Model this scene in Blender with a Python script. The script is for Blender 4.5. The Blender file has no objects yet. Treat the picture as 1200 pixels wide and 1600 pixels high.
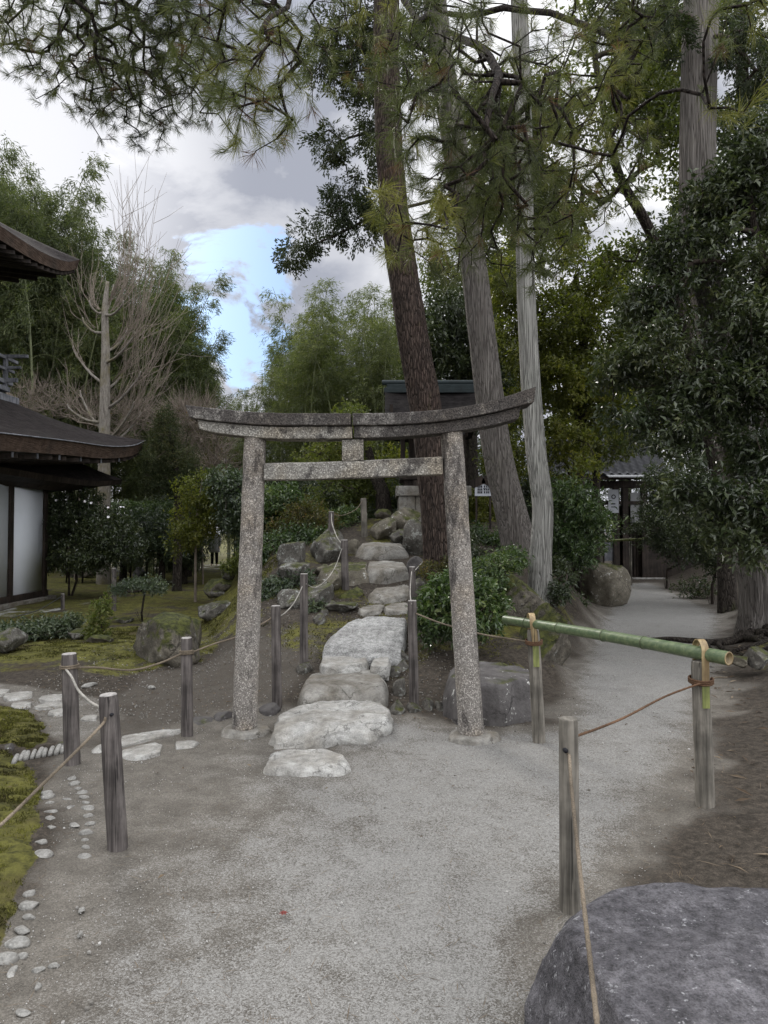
import bpy, math, random
import numpy as np
from mathutils import Vector

scene = bpy.context.scene
COL = scene.collection
rad = math.radians

# ---------------------------------------------------------------- camera
F = 1109.0                       # focal length in photo pixels (1200 x 1600)
CAMZ = 1.6
PITCH = math.atan(30 / F)
cam_d = bpy.data.cameras.new("camera")
cam_d.sensor_fit = 'VERTICAL'
cam_d.sensor_height = 36.0
cam_d.lens = F * 36.0 / 1600.0
cam_d.clip_start = 0.05
cam_d.clip_end = 2000
cam = bpy.data.objects.new("camera", cam_d)
COL.objects.link(cam)
cam.location = (0, 0, CAMZ)
cam.rotation_euler = (rad(90) + PITCH, 0, 0)
scene.camera = cam

# ---------------------------------------------------------------- sky, sun, exposure
SUN_AZ, SUN_EL = rad(-27), rad(30)
SUN = Vector((math.sin(SUN_AZ) * math.cos(SUN_EL), math.cos(SUN_AZ) * math.cos(SUN_EL), math.sin(SUN_EL)))
world = bpy.data.worlds.new("World")
scene.world = world
world.use_nodes = True


def build_world():
    nt = world.node_tree
    nt.nodes.clear()
    N, L = nt.nodes.new, nt.links.new

    def math_(op, a, b=None, clamp=False):
        n = N('ShaderNodeMath'); n.operation = op; n.use_clamp = clamp
        for i, v in enumerate((a, b)):
            if v is None: continue
            if isinstance(v, (int, float)): n.inputs[i].default_value = v
            else: L(v, n.inputs[i])
        return n.outputs[0]

    def mix(f, a, b):
        n = N('ShaderNodeMix'); n.data_type = 'RGBA'
        for s, v in ((0, f), (6, a), (7, b)):
            if isinstance(v, (tuple, float, int)): n.inputs[s].default_value = v
            else: L(v, n.inputs[s])
        return n.outputs[2]

    def dotdir(d):
        n = N('ShaderNodeVectorMath'); n.operation = 'DOT_PRODUCT'
        L(nrm, n.inputs[0]); n.inputs[1].default_value = Vector(d).normalized()
        return n.outputs['Value']

    def ramp(v, a, b):
        n = N('ShaderNodeMapRange'); n.interpolation_type = 'SMOOTHSTEP'
        L(v, n.inputs[0]); n.inputs[1].default_value = a; n.inputs[2].default_value = b
        return n.outputs[0]

    def noise(scale, detail, rough, vec, dist=0.0):
        n = N('ShaderNodeTexNoise'); n.inputs['Scale'].default_value = scale
        n.inputs['Detail'].default_value = detail; n.inputs['Roughness'].default_value = rough
        n.inputs['Distortion'].default_value = dist
        L(vec, n.inputs['Vector']); return n.outputs['Fac']
    tc = N('ShaderNodeTexCoord')
    nv = N('ShaderNodeVectorMath'); nv.operation = 'NORMALIZE'; L(tc.outputs['Generated'], nv.inputs[0])
    nrm = nv.outputs[0]
    mp = N('ShaderNodeMapping'); mp.inputs['Scale'].default_value = (1.0, 1.0, 1.9); mp.inputs['Location'].default_value = (.3, .1, .7)
    L(nrm, mp.inputs[0])
    sky = N('ShaderNodeTexSky'); sky.sky_type = 'NISHITA'; sky.sun_disc = False
    sky.sun_elevation = SUN_EL; sky.sun_rotation = SUN_AZ; sky.air_density = 1.0; sky.dust_density = 1.2
    big = noise(3.2, 7, .52, mp.outputs[0], .25)
    fine = noise(7.5, 8, .6, mp.outputs[0], .4)
    # the open blue patch low in the west of the clouds, its edge broken by noise
    gap = math_('ADD', dotdir((-.208, 1, .296)), math_('MULTIPLY', math_('SUBTRACT', fine, .5), .034))
    gap = ramp(gap, .9962, .9992)
    # cloud body brightness
    body = math_('ADD', math_('MULTIPLY', big, .75), math_('MULTIPLY', fine, .45))
    lit = ramp(body, .42, .72)
    dark = ramp(math_('ADD', dotdir((-.25, 1, .47)), math_('MULTIPLY', math_('SUBTRACT', fine, .5), .09)), .945, .988)          # the thick grey belly
    dark = math_('MULTIPLY', dark, .95)
    lit = math_('SUBTRACT', lit, math_('MULTIPLY', dark, .75), True)
    cloud = mix(lit, (3.5, 3.7, 4.35, 1), (10.2, 10.2, 10.3, 1))
    glow = ramp(dotdir((-.60, 1, .56)), .945, 1.0)
    glow = math_('MULTIPLY', math_('POWER', glow, 1.3), 4.6)
    gl = N('ShaderNodeVectorMath'); gl.operation = 'SCALE'; gl.inputs[0].default_value = (1, .97, .92); L(glow, gl.inputs['Scale'])
    ad = N('ShaderNodeVectorMath'); ad.operation = 'ADD'; L(cloud, ad.inputs[0]); L(gl.outputs[0], ad.inputs[1])
    blue = N('ShaderNodeVectorMath'); blue.operation = 'MULTIPLY'; L(sky.outputs[0], blue.inputs[0]); blue.inputs[1].default_value = (.45, .63, .90)
    # overcast sky, brightest overhead; unseen fill glow added behind and right of viewer
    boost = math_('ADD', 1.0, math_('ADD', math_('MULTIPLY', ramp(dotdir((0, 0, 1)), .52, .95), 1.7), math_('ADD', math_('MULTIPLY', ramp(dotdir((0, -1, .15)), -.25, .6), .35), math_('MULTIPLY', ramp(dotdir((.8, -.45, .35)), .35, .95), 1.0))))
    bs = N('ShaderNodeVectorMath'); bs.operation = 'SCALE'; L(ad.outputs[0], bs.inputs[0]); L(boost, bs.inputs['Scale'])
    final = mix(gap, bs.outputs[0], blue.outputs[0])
    bg = N('ShaderNodeBackground'); bg.inputs['Strength'].default_value = .1
    L(final, bg.inputs['Color'])
    out = N('ShaderNodeOutputWorld'); L(bg.outputs[0], out.inputs['Surface'])


build_world()
sun_d = bpy.data.lights.new("sun", 'SUN')
sun_d.energy = 2.0
sun_d.angle = rad(14)
sun_d.color = (1.0, .95, .88)
sun = bpy.data.objects.new("sun", sun_d)
COL.objects.link(sun)
sun.location = (-20, 40, 40)
sun.rotation_euler = (-SUN).to_track_quat('-Z', 'Y').to_euler()

vs = scene.view_settings
vs.view_transform = 'Standard'
vs.look = 'None'
vs.gamma = 1.0
vs.use_curve_mapping = False
vs.exposure = 0.27
scene.render.engine = 'CYCLES'
cy = scene.cycles
cy.use_denoising = True
cy.max_bounces = 5
cy.diffuse_bounces = 3
cy.glossy_bounces = 2
cy.transmission_bounces = 3
cy.transparent_max_bounces = 4
cy.caustics_reflective = False
cy.caustics_refractive = False
cy.sample_clamp_indirect = 4.0

# ---------------------------------------------------------------- numbers
rng = np.random.default_rng(7)
random.seed(7)


def sm(a, b, t):
    t = np.clip((np.asarray(t, float) - a) / (np.asarray(b, float) - a), 0, 1)
    return t * t * (3 - 2 * t)


def _hash(ix, iy, iz, seed):
    h = (ix.astype(np.int64) * 374761393 + iy.astype(np.int64) * 668265263 + iz.astype(np.int64) * 2147483647 + seed * 974711) & 0xffffffff
    h = ((h ^ (h >> 13)) * 1274126177) & 0xffffffff
    h = (h ^ (h >> 16)) & 0xffffffff
    return h / 4294967295.0


def vnoise(p, seed=0):
    """value noise, p (n,3) -> 0..1"""
    p = np.asarray(p, float)
    i = np.floor(p); f = p - i; f = f * f * (3 - 2 * f); i = i.astype(np.int64)
    r = 0
    for dx in (0, 1):
        for dy in (0, 1):
            for dz in (0, 1):
                w = (f[:, 0] if dx else 1 - f[:, 0]) * (f[:, 1] if dy else 1 - f[:, 1]) * (f[:, 2] if dz else 1 - f[:, 2])
                r = r + w * _hash(i[:, 0] + dx, i[:, 1] + dy, i[:, 2] + dz, seed)
    return r


def fbm(p, seed=0, octv=4, gain=.5):
    a, s, t = 1.0, 0, 0
    p = np.asarray(p, float)
    for k in range(octv):
        s = s + a * vnoise(p * 2.03 ** k, seed + k * 17); t += a; a *= gain
    return s / t


def at(px, py, d):
    """world point on the ray through a photo pixel, at distance y = d"""
    v = (800 - py) / F
    y = math.cos(PITCH) - v * math.sin(PITCH)
    z = math.sin(PITCH) + v * math.cos(PITCH)
    s = d / y
    return np.array([(px - 600) / F * s, d, CAMZ + z * s])


def at_plane(px, py, z0, k=0.0, y0=0.0):
    """hit of the pixel's ray with the plane z = z0 + k (y - y0)"""
    v = (800 - py) / F
    dx, dy, dz = (px - 600) / F, math.cos(PITCH) - v * math.sin(PITCH), math.sin(PITCH) + v * math.cos(PITCH)
    s = (z0 - k * y0 - CAMZ) / (dz - k * dy)
    return np.array([dx * s, dy * s, CAMZ + dz * s])


# ---------------------------------------------------------------- terrain
def H0(x, y):
    x = np.asarray(x, float); y = np.asarray(y, float)
    prof = np.interp(y, [5.9, 6.5, 7.5, 8.5, 9.5, 10.3, 11, 12, 13, 14.5, 18, 25, 30], [0, .05, .20, .42, .62, .82, 1.02, 1.25, 1.5, 1.85, 1.9, .6, 0])
    q = np.stack(np.broadcast_arrays(x.ravel() * .9, y.ravel() * .9, 0 * y.ravel()), 1)
    wv = (fbm(q, 55, 3) - .5).reshape(x.shape)
    x_, x = x, x + wv * .9 * sm(6.5, 8, y)
    xl = np.interp(y, [6, 8, 10, 12, 15, 20], [-.75, -.85, -1.2, -1.75, -2.2, -2.6])
    wl = np.interp(y, [6, 9, 15], [1.5, 1.4, 1.3])
    xr = np.interp(y, [6, 7, 8, 10, 12, 15, 20], [.75, 1.1, 1.6, 2.15, 2.1, 2.5, 3.4])
    wr = np.interp(y, [6, 9.5, 11.5, 15], [.5, .75, 1.7, 2.2])
    z = prof * sm(xl - wl, xl, x) * (1 - sm(xr, xr + wr, x))
    x = x_
    z = z + .14 * np.exp(-((x + 3.6) / 1.6) ** 2 - ((y - 8.6) / 1.6) ** 2)
    ed = np.interp(y, [1.5, 4, 6.8, 13.6, 22], [1.0, 1.75, 3.2, 6.3, 9.5])
    z = z + np.interp(y, [2, 5, 9, 14], [.06, .16, .34, .5]) * sm(ed, ed + 1.6, x)
    return z


def gp(px, py, H=None):
    """where a pixel's ray meets the ground"""
    H = H or H0
    a = at(px, py, 1.0); v = a - np.array([0, 0, CAMZ])
    ds = np.geomspace(1.0, 90, 400)
    for _ in range(3):
        P = np.array([0, 0, CAMZ]) + v[None] * ds[:, None]
        below = np.nonzero(P[:, 2] < H(P[:, 0], P[:, 1]))[0]
        k = max(1, int(below[0])) if len(below) else len(ds) - 1
        lo, hi = ds[k - 1], ds[k]; ds = np.linspace(lo, hi, 60)
    return at(px, py, float(hi))


def poly_px(pts):
    return np.array([gp(*p)[:2] for p in pts])


def sdf(poly, x, y):
    """signed distance to a polygon, positive inside"""
    x = np.asarray(x, float); y = np.asarray(y, float)
    d = np.full(x.shape, 1e9); ins = np.zeros(x.shape, bool)
    n = len(poly)
    for i in range(n):
        a, b = poly[i], poly[(i + 1) % n]
        ab = b - a
        t = np.clip(((x - a[0]) * ab[0] + (y - a[1]) * ab[1]) / (ab @ ab + 1e-12), 0, 1)
        d = np.minimum(d, np.hypot(x - a[0] - t * ab[0], y - a[1] - t * ab[1]))
        c = ((a[1] > y) != (b[1] > y)) & (x < (b[0] - a[0]) * (y - a[1]) / (b[1] - a[1] + 1e-12) + a[0])
        ins ^= c
    return np.where(ins, d, -d)


P_COURT = np.vstack([poly_px([(0, 1530), (35, 1440), (72, 1345), (72, 1255), (104, 1190), (200, 1152), (290, 1140), (420, 1108), (560, 1095), (660, 1112),
                              (705, 1128), (860, 1130), (872, 1055), (905, 1000), (932, 955), (968, 912), (1020, 908), (1140, 958), (1132, 1080),
                              (1105, 1180), (1055, 1290), (1000, 1400), (900, 1520)]), [[.7, 1.0], [.9, -6], [-4, -6], [-1.6, 1.2]]])
P_SLAB_PATH = poly_px([(-120, 1075), (0, 1068), (60, 1075), (150, 1090), (185, 1120), (120, 1165), (75, 1150), (60, 1120), (0, 1100), (-120, 1110)])
P_DIRT = poly_px([(100, 1160), (190, 1080), (225, 1052), (320, 1035), (350, 1000), (420, 985), (500, 975), (505, 1010), (460, 1075), (430, 1105), (290, 1140), (180, 1150)])
P_MOSS_A = poly_px([(-250, 1108), (0, 1106), (45, 1112), (66, 1132), (70, 1156), (45, 1170), (20, 1160), (-250, 1160)])
P_MOSS_B = poly_px([(-250, 1165), (10, 1172), (30, 1196), (56, 1215), (66, 1260), (62, 1335), (30, 1425), (-30, 1500), (-250, 1700)])
P_DRAIN = poly_px([(14, 1162), (40, 1172), (100, 1158), (104, 1172), (60, 1180), (22, 1184)])
P_PALE = poly_px([(-200, 985), (0, 968), (60, 958), (110, 950), (128, 944), (195, 938), (190, 932), (120, 934), (70, 938), (0, 955), (-200, 960)])
P_FARPATH = np.array([[-9.5, 29], [-5, 30.5], [-4.2, 35], [-11, 36], [-22, 33], [-22, 29]])


def H(x, y):
    x = np.asarray(x, float); y = np.asarray(y, float)
    z = H0(x, y)
    z = z + .035 * sm(0, .22, sdf(P_MOSS_A, x, y)) + .045 * sm(0, .3, sdf(P_MOSS_B, x, y))
    z = z - .07 * sm(0, .04, sdf(P_DRAIN, x, y))
    return z


def HZ(x, y):
    return float(H(np.array([x]), np.array([y]))[0])


def G(px, py):
    return gp(px, py, H)


# ---------------------------------------------------------------- meshes
def join(parts):
    Vs, Fs, o = [], [], 0
    for V, fl in parts:
        V = np.asarray(V, float).reshape(-1, 3)
        if not isinstance(fl, list): fl = [fl]
        Vs.append(V)
        for f in fl: Fs.append(np.asarray(f, int) + o)
        o += len(V)
    by = {}
    for f in Fs:
        if f.ndim == 1: f = f[None, :]
        by.setdefault(f.shape[1], []).append(f)
    return np.vstack(Vs), [np.vstack(v) for v in by.values()]


def mesh_np(name, V, fl, smooth=True, attrs=None):
    if not isinstance(fl, list): fl = [fl]
    fl = [np.atleast_2d(np.asarray(f, np.int32)) for f in fl]
    me = bpy.data.meshes.new(name)
    V = np.ascontiguousarray(V, np.float32)
    me.vertices.add(len(V)); me.vertices.foreach_set("co", V.ravel())
    loops = np.concatenate([f.ravel() for f in fl]).astype(np.int32)
    tot = np.concatenate([np.full(len(f), f.shape[1], np.int32) for f in fl])
    start = np.concatenate([[0], np.cumsum(tot)[:-1]]).astype(np.int32)
    me.loops.add(len(loops)); me.loops.foreach_set("vertex_index", loops)
    me.polygons.add(len(tot)); me.polygons.foreach_set("loop_start", start)
    me.polygons.foreach_set("loop_total", tot)
    me.polygons.foreach_set("use_smooth", np.full(len(tot), smooth, bool))
    for k, (dom, val) in (attrs or {}).items():
        a = me.attributes.new(k, 'FLOAT', dom); a.data.foreach_set("value", np.ascontiguousarray(val, np.float32))
    me.update(calc_edges=True)
    return me


def wloc(o):
    p = np.zeros(3)
    while o is not None:
        p = p + np.array(o.location); o = o.parent
    return p


def thing(name, label, cat, loc=(0, 0, 0), group=None, kind=None):
    o = bpy.data.objects.new(name, None)
    COL.objects.link(o)
    o.location = [float(v) for v in loc]
    o.empty_display_size = .1
    return tag(o, label, cat, group, kind)


def tag(o, label=None, cat=None, group=None, kind=None):
    if label: o["label"] = label
    if cat: o["category"] = cat
    if group: o["group"] = group
    if kind: o["kind"] = kind
    return o


def ob(name, geo, mat, parent=None, loc=None, smooth=True, attrs=None, bevel=0, auto=None):
    """one mesh object from world-space geometry"""
    V, fl = geo
    V = np.asarray(V, float)
    if parent is not None and loc is None: l = np.zeros(3)
    else: l = np.array(loc if loc is not None else (0, 0, 0), float)
    base = wloc(parent) + l
    me = mesh_np(name, V - base, fl, smooth, attrs)
    o = bpy.data.objects.new(name, me)
    COL.objects.link(o)
    o.location = [float(v) for v in l]
    if parent is not None: o.parent = parent
    if mat is not None: me.materials.append(mat)
    if bevel:
        b = o.modifiers.new("bevel", 'BEVEL'); b.width = bevel; b.segments = 2; b.limit_method = 'ANGLE'
    if auto:
        me.polygons.foreach_set("use_smooth", np.ones(len(me.polygons), bool))
        me.set_sharp_from_angle(angle=rad(auto))
    return o


def copy_tree(o, parent=None):
    c = o.copy(); COL.objects.link(c)
    if parent is not None: c.parent = parent
    for ch in o.children: copy_tree(ch, c)
    return c


def box(x0, x1, y0, y1, z0, z1):
    V = np.array([[x, y, z] for z in (z0, z1) for y in (y0, y1) for x in (x0, x1)], float)
    return V, [np.array([[0, 2, 3, 1], [4, 5, 7, 6], [0, 1, 5, 4], [2, 6, 7, 3], [0, 4, 6, 2], [1, 3, 7, 5]])]


def beam(a, b, w, h, up=(0, 0, 1)):
    a = np.array(a, float); b = np.array(b, float); d = b - a; d /= np.linalg.norm(d)
    s = np.cross(d, up); s /= np.linalg.norm(s); u = np.cross(s, d)
    V = np.array([p + s * i * w / 2 + u * j * h / 2 for p in (a, b) for i, j in ((-1, -1), (1, -1), (1, 1), (-1, 1))])
    return V, [np.array([[0, 1, 2, 3], [7, 6, 5, 4], [0, 4, 5, 1], [1, 5, 6, 2], [2, 6, 7, 3], [3, 7, 4, 0]])]


def frames(P):
    P = np.asarray(P, float)
    T = np.gradient(P, axis=0); T /= np.linalg.norm(T, axis=1)[:, None] + 1e-12
    u = np.cross(T[0], [0, 1, 0.01]);
    if np.linalg.norm(u) < .1: u = np.cross(T[0], [1, 0, 0])
    u /= np.linalg.norm(u)
    U, W = [], []
    for t in T:
        u = u - t * (u @ t); u = u / np.linalg.norm(u)
        U.append(u); W.append(np.cross(t, u))
    return T, np.array(U), np.array(W)


def tube(P, r, m=8, cap=True, squash=None):
    """lofted tube; r scalar, (n,) or (n,m)"""
    P = np.asarray(P, float); n = len(P)
    T, U, W = frames(P)
    a = np.linspace(0, 2 * np.pi, m, endpoint=False)
    R = np.broadcast_to(np.asarray(r, float).reshape(-1, 1) if np.ndim(r) == 1 else r, (n, m))
    V = P[:, None, :] + R[:, :, None] * (np.cos(a)[None, :, None] * U[:, None, :] + np.sin(a)[None, :, None] * W[:, None, :])
    V = V.reshape(-1, 3)
    i = np.arange(n - 1)[:, None] * m; j = np.arange(m)[None, :]; j2 = (j + 1) % m
    Fq = np.stack([i + j, i + j2, i + m + j2, i + m + j], -1).reshape(-1, 4)
    fl = [Fq]
    if cap:
        fl.append(np.arange(m)[None, ::-1]); fl.append((np.arange(m) + (n - 1) * m)[None, :])
    return V, fl


def spline(pts, n):
    """Catmull-Rom through pts"""
    P = np.asarray(pts, float)
    P = np.vstack([2 * P[0] - P[1], P, 2 * P[-1] - P[-2]])
    out = []
    segs = len(P) - 3
    for t in np.linspace(0, segs - 1e-6, n):
        i = int(t); f = t - i
        a, b, c, d = P[i:i + 4]
        out.append(.5 * ((2 * b) + (-a + c) * f + (2 * a - 5 * b + 4 * c - d) * f * f + (-a + 3 * b - 3 * c + d) * f ** 3))
    return np.array(out)


_ico = {}


def ico(n):
    if n not in _ico:
        import bmesh
        bm = bmesh.new(); bmesh.ops.create_icosphere(bm, subdivisions=n, radius=1)
        V = np.array([v.co[:] for v in bm.verts]); Fc = np.array([[v.index for v in f.verts] for f in bm.faces])
        bm.free(); _ico[n] = (V, Fc)
    return _ico[n]


def rock_geo(c, size, seed, sub=4, cuts=14, rough=.13, rotz=0.0, flat=None, cutmin=.46):
    """boulder: sphere cut by random planes, roughened"""
    r = np.random.default_rng(seed)
    V, Fc = ico(sub); V = V.copy()
    nrm = V.copy()
    for k in range(cuts):
        n = r.normal(size=3); n /= np.linalg.norm(n)
        c0 = r.uniform(cutmin, .88)
        e = V @ n - c0
        V = V - np.where(e > 0, e * .93, 0)[:, None] * n
    if flat is not None:
        e = V[:, 2] - flat
        V[:, 2] -= np.where(e > 0, e * .9, 0)
    d = (fbm(V * 1.7 + seed, seed, 4) - .5) * 2 * rough + (fbm(V * 6 + seed, seed + 5, 4, .6) - .5) * rough * .9 + (fbm(V * 17 + seed, seed + 9, 3, .6) - .5) * rough * .32
    V = V + nrm * d[:, None]
    V = V * np.array(size)
    ca, sa = math.cos(rotz), math.sin(rotz)
    V = np.stack([V[:, 0] * ca - V[:, 1] * sa, V[:, 0] * sa + V[:, 1] * ca, V[:, 2]], 1)
    return V + np.array(c), [Fc]


def slab_geo(outline, thick, seed, rough=.012, bulge=.02, dome=.0, wob=.012):
    """stepping stone: world outline (n,3) on its top plane, extruded down"""
    O = np.asarray(outline, float)
    O = np.vstack([O, O[:1]])
    # resample the closed outline
    seg = np.linalg.norm(np.diff(O, axis=0), axis=1); s = np.concatenate([[0], np.cumsum(seg)])
    m = int(max(48, min(200, s[-1] / .016)))
    t = np.linspace(0, s[-1], m, endpoint=False)
    O = np.stack([np.interp(t, s, O[:, k]) for k in range(3)], 1)
    O = (np.roll(O, 1, 0) + 2 * O + np.roll(O, -1, 0)) / 4
    c = O.mean(0)
    rad_ = O - c
    O = O + rad_ / (np.linalg.norm(rad_, axis=1)[:, None] + 1e-9) * ((fbm(O * 9, seed, 4) - .5) * 2 * wob)[:, None]
    rad_ = O - c
    rings = []
    fr = [.0, .1, .2, .3, .4, .5, .58, .66, .73, .79, .84, .885, .92, .95, .972, .988, 1.0]
    rc = np.random.default_rng(seed + 900); ext = np.linalg.norm(rad_[:, :2], axis=1).mean()
    chips = [(rc.uniform(0, 6.28), rc.uniform(.62, .93), rc.uniform(.15, .6)) for _ in range(8)]
    for f in fr[1:]:
        R = c + rad_ * f
        z = (fbm(R * 7, seed + 3, 5, .55) - .5) * 2 * rough * 2 + dome * (1 - f * f)
        for (ca, cc, cs) in chips:
            sup = (rad_[:, 0] * math.cos(ca) + rad_[:, 1] * math.sin(ca)).max()
            e = (R - c)[:, 0] * math.cos(ca) + (R - c)[:, 1] * math.sin(ca) - cc * sup
            z = z - np.minimum(np.maximum(e, 0) * cs, thick * .30)
        if f > .96: z = z - (f - .96) * (.25 * thick + .02) * 4
        R = R + np.stack([0 * z, 0 * z, z], 1); rings.append(R)
    last = rings[-1]
    u = rad_ / (np.linalg.norm(rad_, axis=1)[:, None] + 1e-9); u[:, 2] = 0
    for g in (.08, .18, .3, .45, .6, .8, 1.0):
        b = bulge * math.sin(g * math.pi * .8) + (fbm(np.c_[O[:, :2] * 12, np.full(m, g * 4)], seed + 8, 4) - .5) * 2 * rough * 1.8
        R = last + u * b[:, None] if np.ndim(b) else last + u * b
        R = R.copy(); R[:, 2] = last[:, 2] - thick * g
        rings.append(R)
    V = np.vstack([c[None] + [[0, 0, dome + (fbm(c[None] * 7, seed + 3, 5) - .5)[0] * 4 * rough]]] + rings)
    n = len(rings); fl = []
    j = np.arange(m); j2 = (j + 1) % m
    fl.append(np.stack([np.zeros(m, int), 1 + j, 1 + j2], 1))
    i = (1 + np.arange(n - 1) * m)[:, None]
    fl.append(np.stack([i + j, i + m + j, i + m + j2, i + j2], -1).reshape(-1, 4))
    V2, F2 = V, fl
    # make winding upward
    a, b, d = V2[fl[0][0]]
    if np.cross(b - a, d - a)[2] < 0: F2 = [f[:, ::-1] for f in fl]
    return V2, F2


def leaf_geo(P, D, N, L, W, fold=.25, droop=0.0, mid=.45):
    n = len(P)
    D = D / (np.linalg.norm(D, axis=1)[:, None] + 1e-9)
    S = np.cross(D, N); S /= np.linalg.norm(S, axis=1)[:, None] + 1e-9
    U = np.cross(S, D)
    L = np.broadcast_to(L, (n,))[:, None]; W = np.broadcast_to(W, (n,))[:, None]
    tip = P + D * L - U * L * droop
    r = P + D * L * mid + S * W * .5 + U * W * fold
    l = P + D * L * mid - S * W * .5 + U * W * fold
    V = np.stack([P, r, tip, l], 1).reshape(-1, 3)
    i = np.arange(n)[:, None] * 4
    Fc = np.concatenate([i + [[0, 1, 2]], i + [[0, 2, 3]]], 1).reshape(-1, 3)
    return V, [Fc]


def unit(n, r=rng):
    v = r.normal(size=(n, 3)); return v / np.linalg.norm(v, axis=1)[:, None]


# branching: grow a skeleton from a few base nodes out to attractor points
def grow(base, parent, attr, r, step=.3, lift=.15, wob=.10):
    cap = len(base) + len(attr) * 14
    Nn = np.zeros((cap, 3)); Pa = np.full(cap, -1, int)
    k = len(base); Nn[:k] = base; Pa[:k] = parent
    attr = np.asarray(attr, float)
    d0 = np.min(np.linalg.norm(attr[:, None, :] - np.asarray(base)[None], axis=2), axis=1)
    tips = np.zeros(len(attr), int)
    for ai in np.argsort(d0):
        a = attr[ai]
        dd = np.linalg.norm(Nn[:k] - a, axis=1)
        j = int(np.argmin(dd)); s = Nn[j]; dist = dd[j]
        n = int(min(12, max(1, round(dist / step))))
        ctrl = s + (a - s) * .5 + np.array([0, 0, lift * dist]) + r.normal(size=3) * wob * dist
        prev = j
        for q in range(1, n + 1):
            t = q / n
            p = (1 - t) ** 2 * s + 2 * t * (1 - t) * ctrl + t * t * a
            if q < n: p = p + r.normal(size=3) * wob * .25 * step
            Nn[k] = p; Pa[k] = prev; prev = k; k += 1
        tips[ai] = prev
    Nn = Nn[:k]; Pa = Pa[:k]
    cnt = np.zeros(k)
    cnt[tips] += 1
    for i in range(k - 1, -1, -1):
        if Pa[i] >= 0: cnt[Pa[i]] += cnt[i]
    return Nn, Pa, np.maximum(cnt, 1), tips


def skel_geo(Nn, Pa, R, m=5, skip=0):
    e = np.where(Pa >= 0)[0]; e = e[e >= skip]
    A = Nn[Pa[e]]; B = Nn[e]
    T = B - A; ln = np.linalg.norm(T, axis=1); ok = ln > 1e-5
    e, A, B, T = e[ok], A[ok], B[ok], T[ok] / ln[ok][:, None]
    ref = np.where(np.abs(T[:, 2:3]) > .9, [[1., 0, 0]], [[0, 0, 1.]])
    U = np.cross(T, ref); U /= np.linalg.norm(U, axis=1)[:, None]; W = np.cross(T, U)
    ra = np.minimum(R[Pa[e]], R[e] * 1.35); rb = R[e]
    a = np.linspace(0, 2 * np.pi, m, endpoint=False)
    ring = np.cos(a)[None, :, None] * U[:, None] + np.sin(a)[None, :, None] * W[:, None]
    V = np.stack([A[:, None] + ring * ra[:, None, None], (B + T * rb[:, None] * .3)[:, None] + ring * rb[:, None, None]], 1).reshape(-1, 3)
    i = (np.arange(len(e)) * 2 * m)[:, None]; j = np.arange(m)[None]; j2 = (j + 1) % m
    return V, [np.stack([i + j, i + j2, i + m + j2, i + m + j], -1).reshape(-1, 4)]


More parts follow.
